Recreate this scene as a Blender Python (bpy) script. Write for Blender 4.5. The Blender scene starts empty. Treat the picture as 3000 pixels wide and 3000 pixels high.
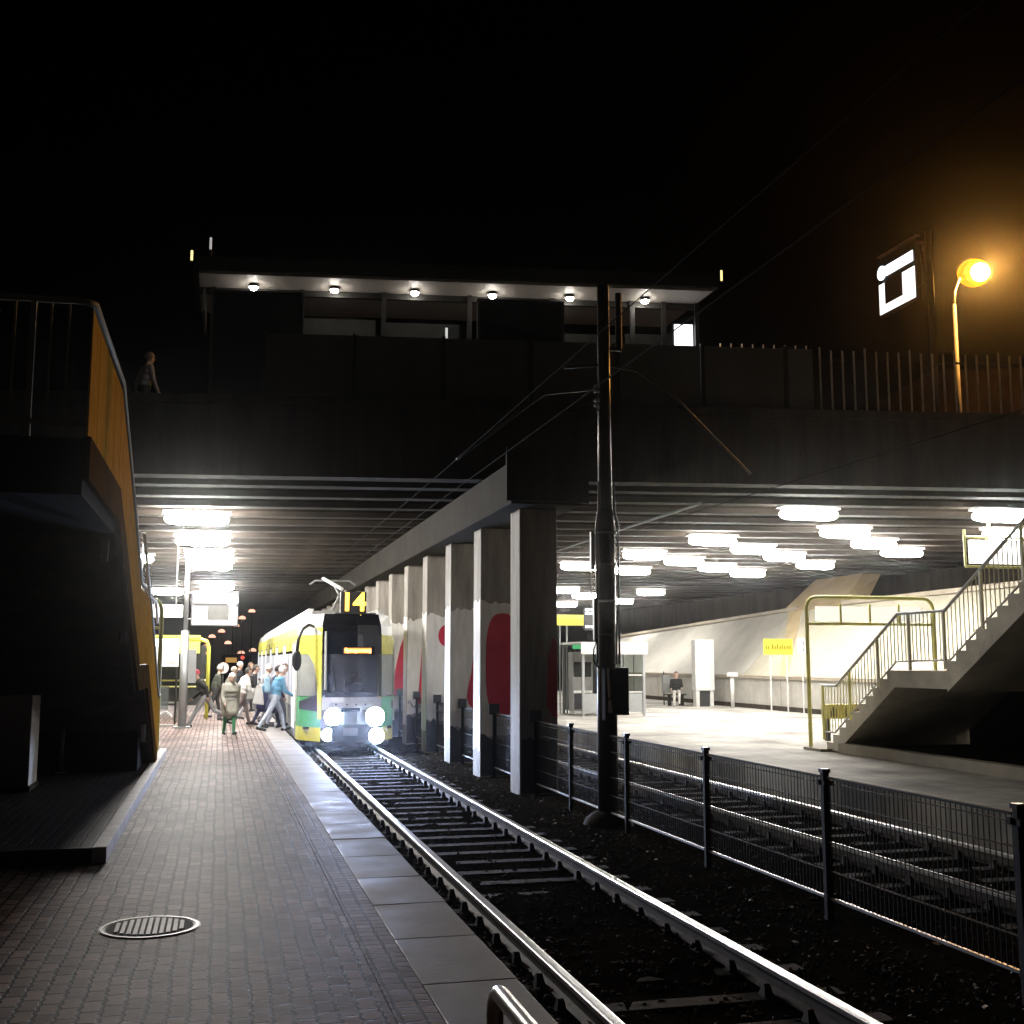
import bpy, bmesh, math, random
from mathutils import Vector, Matrix
random.seed(7)
S = bpy.context.scene
COL = S.collection
R = math.radians
ORG = {}

# ------------------------------------------------------------------ materials
def _new(name):
    m = bpy.data.materials.new(name); m.use_nodes = True
    nt = m.node_tree; b = nt.nodes['Principled BSDF']
    return m, nt, b

def mat(name, col, rough=0.6, metal=0.0, var=0.25, scale=3.0, bump=0.0, bscale=40.0, spec=0.5, rvar=0.0, stretch=1.0):
    m, nt, b = _new(name)
    N = nt.nodes.new; L = nt.links.new
    tc = N('ShaderNodeTexCoord')
    n1 = N('ShaderNodeTexNoise'); n1.inputs['Scale'].default_value = scale; n1.inputs['Detail'].default_value = 6
    n1.inputs['Roughness'].default_value = 0.65
    mp = N('ShaderNodeMapping'); mp.inputs['Scale'].default_value = (1, 1, stretch)
    L(tc.outputs['Object'], mp.inputs['Vector']); L(mp.outputs[0], n1.inputs['Vector'])
    mr = N('ShaderNodeMapRange'); mr.inputs[1].default_value = 0.3; mr.inputs[2].default_value = 0.7
    mr.inputs[3].default_value = 1 - var; mr.inputs[4].default_value = 1 + var
    L(n1.outputs['Fac'], mr.inputs[0])
    mx = N('ShaderNodeVectorMath'); mx.operation = 'SCALE'
    mx.inputs[0].default_value = col[:3]
    L(mr.outputs[0], mx.inputs['Scale'])
    L(mx.outputs[0], b.inputs['Base Color'])
    b.inputs['Roughness'].default_value = rough
    b.inputs['Metallic'].default_value = metal
    b.inputs['Specular IOR Level'].default_value = spec
    if rvar:
        r2 = N('ShaderNodeMapRange'); r2.inputs[1].default_value = .3; r2.inputs[2].default_value = .7
        r2.inputs[3].default_value = max(.05, rough - rvar); r2.inputs[4].default_value = min(1, rough + rvar)
        n3 = N('ShaderNodeTexNoise'); n3.inputs['Scale'].default_value = scale * 1.7; n3.inputs['Detail'].default_value = 4
        L(tc.outputs['Object'], n3.inputs['Vector']); L(n3.outputs['Fac'], r2.inputs[0]); L(r2.outputs[0], b.inputs['Roughness'])
    if bump:
        n2 = N('ShaderNodeTexNoise'); n2.inputs['Scale'].default_value = bscale; n2.inputs['Detail'].default_value = 5
        L(tc.outputs['Object'], n2.inputs['Vector'])
        bp = N('ShaderNodeBump'); bp.inputs['Strength'].default_value = bump; bp.inputs['Distance'].default_value = 0.02
        L(n2.outputs['Fac'], bp.inputs['Height']); L(bp.outputs[0], b.inputs['Normal'])
    return m

def emit(name, col, strength, base=None):
    m, nt, b = _new(name)
    b.inputs['Base Color'].default_value = (*(base or col), 1)
    b.inputs['Emission Color'].default_value = (*col, 1)
    b.inputs['Emission Strength'].default_value = strength
    b.inputs['Roughness'].default_value = 0.4
    return m

def glass(name, tint, trans, rough=0.05):
    m, nt, b = _new(name)
    N = nt.nodes.new; L = nt.links.new
    out = nt.nodes['Material Output']
    t = N('ShaderNodeBsdfTransparent'); t.inputs[0].default_value = (*[c for c in tint], 1)
    b.inputs['Base Color'].default_value = (tint[0] * .25, tint[1] * .25, tint[2] * .25, 1)
    b.inputs['Roughness'].default_value = rough
    mx = N('ShaderNodeMixShader'); mx.inputs[0].default_value = trans
    L(b.outputs[0], mx.inputs[1]); L(t.outputs[0], mx.inputs[2]); L(mx.outputs[0], out.inputs['Surface'])
    return m

def paver_mat(name, c1, c2, mortar, bw, rh, off, zig=0.007, rough=0.62):
    m, nt, b = _new(name)
    N = nt.nodes.new; L = nt.links.new
    tc = N('ShaderNodeTexCoord'); sp = N('ShaderNodeSeparateXYZ'); L(tc.outputs['Object'], sp.inputs[0])
    def mth(op, a, v=None):
        n = N('ShaderNodeMath'); n.operation = op
        if isinstance(a, (int, float)): n.inputs[0].default_value = a
        else: L(a, n.inputs[0])
        if v is not None:
            if isinstance(v, (int, float)): n.inputs[1].default_value = v
            else: L(v, n.inputs[1])
        return n.outputs[0]
    pp = N('ShaderNodeMath'); pp.operation = 'PINGPONG'; L(sp.outputs['Y'], pp.inputs[0]); pp.inputs[1].default_value = bw / 4
    tri = mth('SUBTRACT', mth('DIVIDE', pp.outputs[0], bw / 4), 0.5)
    nz = N('ShaderNodeTexNoise'); nz.inputs['Scale'].default_value = 1.3; L(tc.outputs['Object'], nz.inputs['Vector'])
    wob = mth('MULTIPLY', mth('SUBTRACT', nz.outputs['Fac'], 0.5), 0.05)
    xx = mth('ADD', mth('ADD', sp.outputs['X'], mth('MULTIPLY', tri, zig * 2)), wob)
    nz2 = N('ShaderNodeTexNoise'); nz2.inputs['Scale'].default_value = 9; L(tc.outputs['Object'], nz2.inputs['Vector'])
    yy = mth('ADD', sp.outputs['Y'], mth('MULTIPLY', mth('SUBTRACT', nz2.outputs['Fac'], 0.5), 0.022))
    cb = N('ShaderNodeCombineXYZ'); L(yy, cb.inputs[0]); L(xx, cb.inputs[1])
    br = N('ShaderNodeTexBrick'); L(cb.outputs[0], br.inputs['Vector'])
    br.offset = off; br.offset_frequency = 2
    br.inputs['Color1'].default_value = (*c1, 1); br.inputs['Color2'].default_value = (*c2, 1); br.inputs['Mortar'].default_value = (*mortar, 1)
    br.inputs['Scale'].default_value = 1; br.inputs['Mortar Size'].default_value = 0.0115; br.inputs['Mortar Smooth'].default_value = 0.35
    br.inputs['Brick Width'].default_value = bw; br.inputs['Row Height'].default_value = rh
    n1 = N('ShaderNodeTexNoise'); n1.inputs['Scale'].default_value = 0.7; n1.inputs['Detail'].default_value = 7; L(tc.outputs['Object'], n1.inputs['Vector'])
    mr = N('ShaderNodeMapRange'); mr.inputs[1].default_value = .3; mr.inputs[2].default_value = .7; mr.inputs[3].default_value = .55; mr.inputs[4].default_value = 1.4
    L(n1.outputs['Fac'], mr.inputs[0])
    vs = N('ShaderNodeVectorMath'); vs.operation = 'SCALE'; L(br.outputs['Color'], vs.inputs[0]); L(mr.outputs[0], vs.inputs['Scale'])
    L(vs.outputs[0], b.inputs['Base Color'])
    n2 = N('ShaderNodeTexNoise'); n2.inputs['Scale'].default_value = 55; n2.inputs['Detail'].default_value = 4; L(tc.outputs['Object'], n2.inputs['Vector'])
    n4 = N('ShaderNodeTexNoise'); n4.inputs['Scale'].default_value = 6; n4.inputs['Detail'].default_value = 2; L(tc.outputs['Object'], n4.inputs['Vector'])
    hsum = mth('ADD', mth('ADD', mth('MULTIPLY', br.outputs['Fac'], -1.0), mth('MULTIPLY', n2.outputs['Fac'], 0.3)), mth('MULTIPLY', n4.outputs['Fac'], 0.7))
    bp = N('ShaderNodeBump'); bp.inputs['Strength'].default_value = .7; bp.inputs['Distance'].default_value = 0.008
    L(hsum, bp.inputs['Height']); L(bp.outputs[0], b.inputs['Normal'])
    b.inputs['Roughness'].default_value = rough; b.inputs['Specular IOR Level'].default_value = 0.06
    return m

M = {}
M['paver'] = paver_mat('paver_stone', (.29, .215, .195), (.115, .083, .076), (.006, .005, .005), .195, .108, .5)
M['border'] = paver_mat('border_stone', (.31, .24, .22), (.18, .135, .125), (.008, .006, .006), .115, .118, 0.0, 0.0)
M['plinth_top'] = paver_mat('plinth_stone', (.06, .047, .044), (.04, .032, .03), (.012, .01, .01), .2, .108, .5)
M['slab'] = mat('edge_slab', (.19, .172, .168), .58, var=.3, scale=1.3, bump=.1, bscale=22, rvar=.12, spec=.35)
M['floor'] = paver_mat('pale_floor', (.47, .45, .41), (.37, .35, .315), (.20, .19, .17), .5, .5, .5, 0.0, .6)
M['ground'] = mat('dark_ground', (.012, .0105, .009), 1.0, var=.4, scale=3, bump=1.0, bscale=45, spec=0.0)
M['stone'] = mat('ballast_stone', (.085, .076, .07), .85, var=.6, scale=14, bump=.3, spec=.05)
M['litter'] = mat('dry_leaf', (.42, .36, .30), .7, var=.4, scale=12)
M['kerb'] = mat('kerb_concrete', (.62, .59, .59), .7, var=.2, scale=4, bump=.2)
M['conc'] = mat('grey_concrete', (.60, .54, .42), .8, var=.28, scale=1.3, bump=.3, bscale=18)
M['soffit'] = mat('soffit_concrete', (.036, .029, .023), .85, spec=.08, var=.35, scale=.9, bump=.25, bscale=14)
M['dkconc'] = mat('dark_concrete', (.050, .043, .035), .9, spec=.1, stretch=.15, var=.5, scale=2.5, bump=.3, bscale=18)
M['unlit_dark'] = mat('unlit_dark_wall', (.010, .009, .008), .95, spec=.05, var=.3, scale=1.2, bump=.2, bscale=18)  # near black puts the shade under the stairs into the colour
M['column'] = mat('column_concrete', (.34, .31, .27), .75, stretch=.12, var=.42, scale=4.5, bump=.25, bscale=22)
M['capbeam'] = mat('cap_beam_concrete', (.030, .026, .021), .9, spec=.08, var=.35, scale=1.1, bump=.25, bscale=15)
M['white_paint'] = mat('mural_white', (.86, .83, .79), .65, stretch=.2, var=.2, scale=5, bump=.1)
M['red_paint'] = mat('mural_red', (.58, .022, .055), .6, var=.15, scale=3)
M['grey_paint'] = mat('base_grey_paint', (.05, .05, .055), .7, var=.25, scale=3)
M['graf'] = mat('graffiti_black', (.02, .02, .02), .6)
M['rail'] = mat('rail_steel_polished', (.80, .78, .77), .36, 1.0, var=.1, scale=6)
M['railside'] = mat('rail_steel_rusty', (.085, .07, .065), .6, .35, var=.35, scale=8, bump=.2)
M['sleeper'] = mat('sleeper_concrete', (.040, .036, .034), .9, spec=.12, var=.5, scale=5, bump=.4, bscale=25)
M['clip'] = mat('clip_iron', (.05, .04, .04), .6, .6)
M['galv'] = mat('galvanised_steel', (.42, .42, .43), .42, .85, var=.2, scale=10)
M['fence'] = mat('fence_steel', (.014, .014, .014), .7, .0, spec=.15, var=.2, scale=10)
M['mast'] = mat('mast_steel', (.075, .065, .055), .4, .5, var=.3, scale=5, bump=.1)
M['black'] = mat('black_paint', (.008, .008, .008), .95, spec=.1)
M['blackplastic'] = mat('black_plastic', (.02, .02, .022), .3)
M['white'] = mat('white_paint', (.75, .74, .72), .5, var=.08)
M['pale'] = mat('pale_panel', (.6, .59, .56), .5, var=.12)
M['yellow'] = mat('yellow_paint', (.75, .72, .10), .42, var=.08)
M['lemon'] = mat('lemon_tube_paint', (.80, .77, .26), .4, var=.1)
M['orange_panel'] = mat('ochre_sheet', (.42, .215, .035), .95, spec=0.0, var=.2, scale=4)
M['ywall'] = mat('tan_concrete', (.46, .36, .21), .75, var=.2, scale=.9, bump=.15)
M['bank'] = mat('bank_concrete', (.42, .40, .35), .75, var=.16, scale=.7, bump=.15)
M['bank2'] = mat('bank_concrete_warm', (.43, .40, .31), .75, var=.18, scale=.6, bump=.15)
M['wall'] = mat('low_wall_concrete', (.40, .38, .34), .75, var=.2, scale=1.5, bump=.2)
M['cap'] = mat('cap_concrete', (.30, .26, .20), .75, var=.2, scale=1.5)
M['steelgrey'] = mat('grey_lacquer', (.34, .35, .35), .4, .3, var=.1)
M['boardgrey'] = mat('board_grey', (.12, .12, .125), .5, .1)
M['housing'] = mat('lamp_housing', (.45, .45, .44), .5)
M['olive'] = mat('olive_panel', (.20, .20, .12), .6, var=.2)
M['glass'] = glass('clear_glass', (.80, .84, .82), .72)
M['smoked'] = glass('smoked_glass', (.38, .40, .38), .5)
M['tramgreen'] = mat('tram_green', (.06, .36, .11), .32, var=.18)
M['tramyellow'] = mat('tram_yellow', (.70, .66, .10), .32, var=.18)
M['tramwhite'] = mat('tram_white', (.62, .62, .58), .35, var=.18)
M['tramgrey'] = mat('tram_grey', (.22, .22, .21), .45, var=.15)
M['tramdark'] = mat('tram_underframe', (.02, .02, .022), .6)
M['windscreen'] = glass('tram_windscreen', (.40, .42, .5), .45, .04)
M['cabmirror_grey'] = mat('cab_reflection_grey', (.26, .27, .26), .18, var=.35, scale=.8)  # opaque grey stands in for the lit platform mirrored in the glass
M['blackglass'] = mat('black_glass', (.004, .004, .005), .06, var=0)
M['tubelight'] = emit('tube_light', (1.0, .96, .90), 125)
M['tubestrong'] = emit('tube_light_strong', (1.0, .96, .91), 400)
M['signlight'] = emit('sign_light', (1.0, .98, .95), 1.7)
M['signcool'] = emit('sign_cool_light', (.93, .94, 1.0), 2.2)
M['posterlight'] = emit('poster_light', (.97, .97, 1.0), 3.2)
M['softglow'] = emit('soft_panel_glow', (1.0, .97, .88), .95)
M['adlight'] = emit('advert_light', (1.0, .99, .95), 3.5)
M['spotlens'] = emit('spot_lens', (1.0, .94, .85), 90)
M['headlamp'] = emit('headlamp_lens', (.54, .70, 1.0), 300)
M['amber'] = emit('amber_led', (1.0, .62, .06), 5)
M['orangeled'] = emit('orange_led', (1.0, .50, .14), 6)
M['orangedim'] = emit('orange_led_glow', (1.0, .36, .08), 1.2)
M['sodium'] = emit('sodium_bulb', (1.0, .62, .2), 9)
M['sodhalo'] = emit('sodium_halo_shell', (1.0, .36, .015), 1.5)
M['pink'] = emit('pinkish_lamp', (1.0, .52, .36), 1.7)
M['farwin'] = emit('yellow_window', (1.0, .55, .12), .5)
M['tramwin'] = emit('lit_tram_window', (.82, .86, 1.0), .38, (.3, .3, .32))
M['tramdoor'] = emit('lit_tram_door', (.92, .95, 1.0), .75, (.4, .4, .4))
M['reflect'] = emit('small_yellow_light', (1.0, .86, .35), 1.6)
M['smallwhite'] = emit('small_white_light', (.9, .9, .9), .45)
M['green'] = mat('green_sign', (.08, .5, .2), .45)
M['greensign'] = emit('green_sign_glow', (.1, .62, .25), .35)
M['yellowsign'] = emit('yellow_sign_glow', (.9, .86, .06), .06, (.72, .66, .05))
M['signink'] = mat('sign_ink', (.22, .18, .01), .5)
M['ink'] = mat('dark_ink', (.03, .03, .03), .5)
M['dimtext'] = mat('dim_screen', (.16, .16, .15), .5)
M['screenbrown'] = mat('unlit_screen', (.10, .055, .05), .5)
M['barrier'] = mat('barrier_panel', (.10, .095, .085), .6, var=.25, scale=1)
M['darkboard'] = mat('dark_board', (.03, .028, .025), .7, var=.3, spec=.1)
M['canopyroof'] = mat('canopy_ceiling', (.36, .33, .30), .6, var=.1)
M['darkmetal'] = mat('dark_metal', (.03, .028, .026), .5, .4)
M['railpale'] = mat('pale_rail_paint', (.55, .52, .34), .45, var=.1)
M['barsteel'] = mat('bar_steel', (.58, .55, .52), .45, .5)
M['skin'] = mat('skin', (.52, .34, .26), .55, var=.05)
M['lamppole'] = mat('lamp_pole_paint', (.16, .15, .14), .6, var=.3, scale=4)
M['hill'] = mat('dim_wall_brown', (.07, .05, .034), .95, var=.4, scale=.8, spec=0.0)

# ------------------------------------------------------------------ mesh builder
class MB:
    def __init__(s): s.v = []; s.f = []; s.m = []; s.cur = 0
    def add(s, vs, fs):
        o = len(s.v); s.v += [tuple(p) for p in vs]
        for f in fs: s.f.append([i + o for i in f]); s.m.append(s.cur)
        return s
    def box(s, x0, x1, y0, y1, z0, z1, fn=None):
        p = [(x0, y0, z0), (x1, y0, z0), (x1, y1, z0), (x0, y1, z0), (x0, y0, z1), (x1, y0, z1), (x1, y1, z1), (x0, y1, z1)]
        if fn: p = [fn(*q) for q in p]
        return s.add(p, [(0, 3, 2, 1), (4, 5, 6, 7), (0, 1, 5, 4), (1, 2, 6, 5), (2, 3, 7, 6), (3, 0, 4, 7)])
    def hexa(s, p):
        return s.add(p, [(0, 3, 2, 1), (4, 5, 6, 7), (0, 1, 5, 4), (1, 2, 6, 5), (2, 3, 7, 6), (3, 0, 4, 7)])
    def tube(s, p, q, r, n=10, r2=None, cap=True):
        p = Vector(p); q = Vector(q); r2 = r if r2 is None else r2
        d = (q - p).normalized(); a = d.orthogonal().normalized(); b = d.cross(a)
        vs = []
        for c, rr in ((p, r), (q, r2)):
            for i in range(n):
                t = 2 * math.pi * i / n; vs.append(c + (a * math.cos(t) + b * math.sin(t)) * rr)
        fs = [(i, (i + 1) % n, n + (i + 1) % n, n + i) for i in range(n)]
        if cap: fs += [tuple(range(n - 1, -1, -1)), tuple(range(n, 2 * n))]
        return s.add(vs, fs)
    def path(s, pts, r, n=10):
        P = [Vector(p) for p in pts]
        up = Vector((.123, .456, .88)); vs = []
        for i, c in enumerate(P):
            d = (P[min(i + 1, len(P) - 1)] - P[max(i - 1, 0)]).normalized()
            a = d.cross(up).normalized(); b = d.cross(a)
            for k in range(n):
                t = 2 * math.pi * k / n; vs.append(c + (a * math.cos(t) + b * math.sin(t)) * r)
        fs = []
        for i in range(len(P) - 1):
            for k in range(n): fs.append((i * n + k, i * n + (k + 1) % n, (i + 1) * n + (k + 1) % n, (i + 1) * n + k))
        fs += [tuple(range(n - 1, -1, -1)), tuple(range((len(P) - 1) * n, len(P) * n))]
        return s.add(vs, fs)
    def ball(s, c, r, sx=1, sy=1, sz=1, n=12, m=8, half=False):
        vs = []; fs = []
        a0 = 0 if not half else 0
        for j in range(m + 1):
            ph = math.pi / 2 - (math.pi if not half else math.pi / 2) * j / m
            for i in range(n):
                t = 2 * math.pi * i / n
                vs.append((c[0] + r * sx * math.cos(ph) * math.cos(t), c[1] + r * sy * math.cos(ph) * math.sin(t), c[2] + r * sz * math.sin(ph)))
        for j in range(m):
            for i in range(n): fs.append((j * n + i, (j + 1) * n + i, (j + 1) * n + (i + 1) % n, j * n + (i + 1) % n))
        if half: fs.append(tuple(range(m * n, m * n + n))[::-1])
        return s.add(vs, fs)
    def prism(s, poly, fn, a, b):
        # poly: 2-d outline; fn(u,v,w)->xyz; extruded in w from a to b
        n = len(poly)
        vs = [fn(u, v, a) for u, v in poly] + [fn(u, v, b) for u, v in poly]
        fs = [tuple(range(n - 1, -1, -1)), tuple(range(n, 2 * n))] + [(i, (i + 1) % n, n + (i + 1) % n, n + i) for i in range(n)]
        return s.add(vs, fs)
    def build(s, name, mats, parent=None, smooth=False, bevel=0.0):
        me = bpy.data.meshes.new(name)
        org = ORG.get(parent.name, Vector((0, 0, 0))) if parent else Vector((0, 0, 0))
        me.from_pydata([tuple(Vector(p) - org) for p in s.v], [], s.f)
        if not isinstance(mats, (list, tuple)): mats = [mats]
        for mm in mats: me.materials.append(mm)
        me.polygons.foreach_set('material_index', [min(i, len(mats) - 1) for i in s.m])
        me.validate(); me.update()
        bm = bmesh.new(); bm.from_mesh(me); bmesh.ops.recalc_face_normals(bm, faces=bm.faces); bm.to_mesh(me); bm.free()
        if smooth: me.polygons.foreach_set('use_smooth', [True] * len(me.polygons))
        o = bpy.data.objects.new(name, me); COL.objects.link(o)
        if parent: o.parent = parent; ORG[o.name] = org
        else: ORG[o.name] = Vector((0, 0, 0))
        if bevel:
            bv = o.modifiers.new('bevel', 'BEVEL'); bv.width = bevel; bv.segments = 2; bv.limit_method = 'ANGLE'
        return o

def tag(o, label, cat, group=None):
    o['label'] = label; o['category'] = cat
    if group: o['group'] = group
    return o
def thing(name, label, cat, loc, group=None):
    o = bpy.data.objects.new(name, None); COL.objects.link(o); o.location = loc
    o.empty_display_size = .2
    ORG[o.name] = Vector(loc)
    return tag(o, label, cat, group)
def structure(o): o['kind'] = 'structure'; return o
def bx(name, m, parent, *b, **k): return MB().box(*b).build(name, m, parent, **k)
def lamp(name, kind, loc, power, col, parent=None, size=.1, rot=None, spot=None, blend=.5):
    l = bpy.data.lights.new(name, kind); l.energy = power; l.color = col
    if kind in ('POINT', 'SPOT'): l.shadow_soft_size = size
    if kind == 'SPOT': l.spot_size = spot; l.spot_blend = blend
    o = bpy.data.objects.new(name, l); COL.objects.link(o)
    org = ORG.get(parent.name, Vector((0, 0, 0))) if parent else Vector((0, 0, 0))
    o.location = Vector(loc) - org
    if rot: o.rotation_euler = rot
    if parent: o.parent = parent
    return o
def textmesh(name, body, size, m, parent, at, extrude=.004, align='CENTER', rotz=0, bold=0):
    cu = bpy.data.curves.new(name, 'FONT'); cu.body = body; cu.size = size; cu.align_x = align; cu.align_y = 'CENTER'; cu.extrude = extrude; cu.offset = bold
    t = bpy.data.objects.new(name, cu); COL.objects.link(t)
    bpy.context.view_layer.update()
    me = bpy.data.meshes.new_from_object(t.evaluated_get(bpy.context.evaluated_depsgraph_get()))
    bpy.data.objects.remove(t)
    me.materials.clear(); me.materials.append(m)
    org = ORG.get(parent.name, Vector((0, 0, 0)))
    me.transform(Matrix.Translation(Vector(at) - org) @ Matrix.Rotation(rotz, 4, 'Z') @ Matrix.Rotation(R(90), 4, 'X'))
    o = bpy.data.objects.new(name, me); COL.objects.link(o); o.parent = parent; ORG[o.name] = org
    return o

RAILZ = -.31
# ------------------------------------------------------------------ ground and platforms
b = MB(); b.add([(-600, -60, -.52), (900, -60, -.52), (900, 900, -.52), (-600, 900, -.52)], [(0, 1, 2, 3)])
structure(b.build('ground', M['ground']))
structure(MB().box(-9, 0.915, -4, 82, -.5, 0).build('platform', M['paver']))
structure(MB().box(0.92, 1.15, -4, 82, -.5, 0).build('paving_border', M['border']))
b = MB(); y = -4.2; k = 0
while y < 82:
    h = random.uniform(-.0015, .0015)
    b.hexa([(1.157, y, -.5), (1.70 + random.uniform(-.008, .008), y, -.5), (1.70, y + 1.068, -.5), (1.157, y + 1.068, -.5),
            (1.157, y, h), (1.70 + random.uniform(-.008, .008), y, h), (1.70, y + 1.068, h + random.uniform(-.003, .003)), (1.157, y + 1.068, h)])
    y += 1.082
structure(b.build('platform_edge', M['slab'], bevel=.006))
structure(MB().box(9.15, 19.75, -4, 82, -.5, 0).build('platform_pavement', M['floor']))
structure(MB().box(19.75, 60, -4, 22, -.5, -.01).build('side_pavement', M['dkconc']))
# gravel bed between the platforms
b = MB(); nx, ny = 40, 150
for j in range(ny + 1):
    for i in range(nx + 1):
        X = 1.69 + i * (9.16 - 1.69) / nx; Y = -3 + j * 86 / ny
        z = -.475 + random.uniform(-.018, .018)
        if abs(X - 3.07) < .62 and 8.0 < Y < 11.2: z += .05
        b.v.append((X, Y, z))
for j in range(ny):
    for i in range(nx):
        a = j * (nx + 1) + i; b.f.append([a, a + 1, a + nx + 2, a + nx + 1]); b.m.append(0)
structure(b.build('trackbed', M['ground'], smooth=True))

# loose stones
ico = bmesh.new(); bmesh.ops.create_icosphere(ico, subdivisions=1, radius=1.0)
IV = [v.co.copy() for v in ico.verts]; IF = [[v.index for v in f.verts] for f in ico.faces]; ico.free()
b = MB()
def stone(X, Y, r):
    z = -.472
    if abs(X - 3.07) < .62 and 8.0 < Y < 11.2: z += .05
    M3 = Matrix.Rotation(random.uniform(0, 6.28), 3, random.choice('XYZ')) @ Matrix.Diagonal((r * random.uniform(.7, 1.4), r * random.uniform(.6, 1.1), r * random.uniform(.5, .9)))
    b.add([Vector((X, Y, z + r * .02)) + M3 @ (p * random.uniform(.8, 1.15)) for p in IV], IF)
for i in range(16000):
    X = random.uniform(1.72, 9.1); Y = 4.0 + 26 * random.random() ** 1.7
    if min(abs(X - 2.34), abs(X - 3.80)) < .09: continue
    dens = 1.0
    if abs(X - 3.07) < .62 and not (7.8 < Y < 11.4): dens = .6
    if X > 5.4: dens = .5
    if random.random() > dens: continue
    stone(X, Y, random.uniform(.010, .026))
for i in range(1500):
    stone(random.uniform(1.74, 2.24), 4 + 18 * random.random() ** 1.4, random.uniform(.014, .04))
o = b.build('ballast', M['stone']); o['kind'] = 'stuff'; tag(o, 'loose dark ballast stones lying between the platform edge and the tracks', 'ballast')
b = MB()
for i in range(230):
    X = random.uniform(3.9, 5.2) if random.random() < .6 else random.uniform(1.8, 9); Y = 5 + 18 * random.random() ** 1.3
    a = random.uniform(0, 6.28); l = random.uniform(.015, .035); w = l * random.uniform(.3, .7); t = random.uniform(-.3, .3)
    z = -.435
    cs, sn = math.cos(a), math.sin(a)
    P = [(l, 0, t * l), (0, w, .006), (-l, 0, -t * l), (0, -w, -.004)]
    vs = [(X + p[0] * cs - p[1] * sn, Y + p[0] * sn + p[1] * cs, z + p[2]) for p in P]
    b.add(vs + [(q[0], q[1], q[2] - .004) for q in vs], [(0, 1, 2, 3), (7, 6, 5, 4), (0, 4, 5, 1), (1, 5, 6, 2), (2, 6, 7, 3), (3, 7, 4, 0)])
o = b.build('fallen_leaves', M['litter']); o['kind'] = 'stuff'; tag(o, 'pale dry leaves and litter scattered over the dark ballast', 'leaves')

# ------------------------------------------------------------------ tracks
def rail_profile(mb, X, y0, y1):
    # head (polished) and web/foot (rusty)
    head = [(-.040, -.010), (-.040, -.040), (.040, -.040), (.040, -.010), (.033, -.002), (.015, 0), (-.015, 0), (-.033, -.002)]
    mb.cur = 0; mb.prism([(u, v) for u, v in head], lambda u, v, w: (X + u, w, RAILZ + v), y0, y1)
    mb.cur = 1
    web = [(-.010, -.0405), (-.010, -.125), (-.07, -.145), (-.07, -.156), (.07, -.156), (.07, -.145), (.010, -.125), (.010, -.0405)]
    mb.prism(web, lambda u, v, w: (X + u, w, RAILZ + v), y0, y1)
def track(label, cx, y0, y1, ys0, ys1, seed):
    t = thing('railway_track', label, 'track', (cx, y0, -.47))
    for s in (-.733, .733):
        mb = MB(); rail_profile(mb, cx + s, y0, y1); mb.build('rail', [M['rail'], M['railside']], t)
    rnd = random.Random(seed); y = ys0; first = None
    base = None
    while y < ys1:
        if base is None:
            mb = MB()
            p = [(-1.2, -.12), (1.2, -.12), (1.2, .12), (-1.2, .12)]
            mb.hexa([(cx + u, y + v, -.60) for u, v in p] + [(cx + u * .99, y + v * .8, -.466) for u, v in p])
            base = mb.build('sleeper', M['sleeper'], t, bevel=.008); sl = base
            cls = []
            for s in (-.733, .733):
                for d in (-.105, .105):
                    X = cx + s + d; cb = MB()
                    cb.hexa([(X - .035, y - .05, -.466), (X + .035, y - .05, -.466), (X + .035, y + .05, -.466), (X - .035, y + .05, -.466),
                             (X - .02, y - .014, -.385), (X + .02, y - .014, -.385), (X + .02, y + .014, -.385), (X - .02, y + .014, -.385)])
                    cls.append(cb.build('rail_clip', M['clip'], sl))
        else:
            sl = base.copy(); COL.objects.link(sl); sl.parent = t
            sl.location = (rnd.uniform(-.02, .02), y - ys0, rnd.uniform(-.004, .004))
            for cl in cls:
                c2 = cl.copy(); COL.objects.link(c2); c2.parent = sl
        y += .62
    return t
track('polished tram track beside the paved platform, with the tram standing on it', 3.07, -3, 82, 4.4, 34, 3)
track('second tram track behind the wire fence, seen through the mesh', 7.745, -3, 82, 7.0, 38, 4)

# ------------------------------------------------------------------ bridge
def FY(X): return 22.0 - .14 * (X + 1.6)
def sk(X, v, z): return (X, FY(X) + v, z)
XL, XR, DEP = -9.0, 50.0, 58.0
br = thing('road_bridge', 'wide dark concrete road bridge spanning both tram platforms', 'bridge', (5.3, 21, -.47))
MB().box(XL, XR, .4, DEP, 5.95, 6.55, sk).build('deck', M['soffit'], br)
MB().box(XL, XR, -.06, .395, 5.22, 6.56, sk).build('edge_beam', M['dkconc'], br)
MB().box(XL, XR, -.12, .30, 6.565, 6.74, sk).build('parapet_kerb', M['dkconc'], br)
v = 1.2; g0 = None; i = 0
prof = [(-.19, 5.20), (.19, 5.20), (.19, 5.32), (.10, 5.42), (.10, 5.949), (-.10, 5.949), (-.10, 5.42), (-.19, 5.32)]
while v < DEP - .5:
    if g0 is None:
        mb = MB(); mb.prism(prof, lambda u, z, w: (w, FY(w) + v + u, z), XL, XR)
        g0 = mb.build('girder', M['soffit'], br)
    else:
        g = g0.copy(); COL.objects.link(g); g.parent = br; g.location = (0, v - 1.2, random.uniform(-.015, .015))
    v += 1.65
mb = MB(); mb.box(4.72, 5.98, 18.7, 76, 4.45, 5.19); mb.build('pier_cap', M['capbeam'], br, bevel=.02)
mb = MB(); mb.box(4.62, 6.08, 18.62, 18.695, 4.49, 5.42); mb.build('cap_end_plate', M['dkconc'], br)
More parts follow.
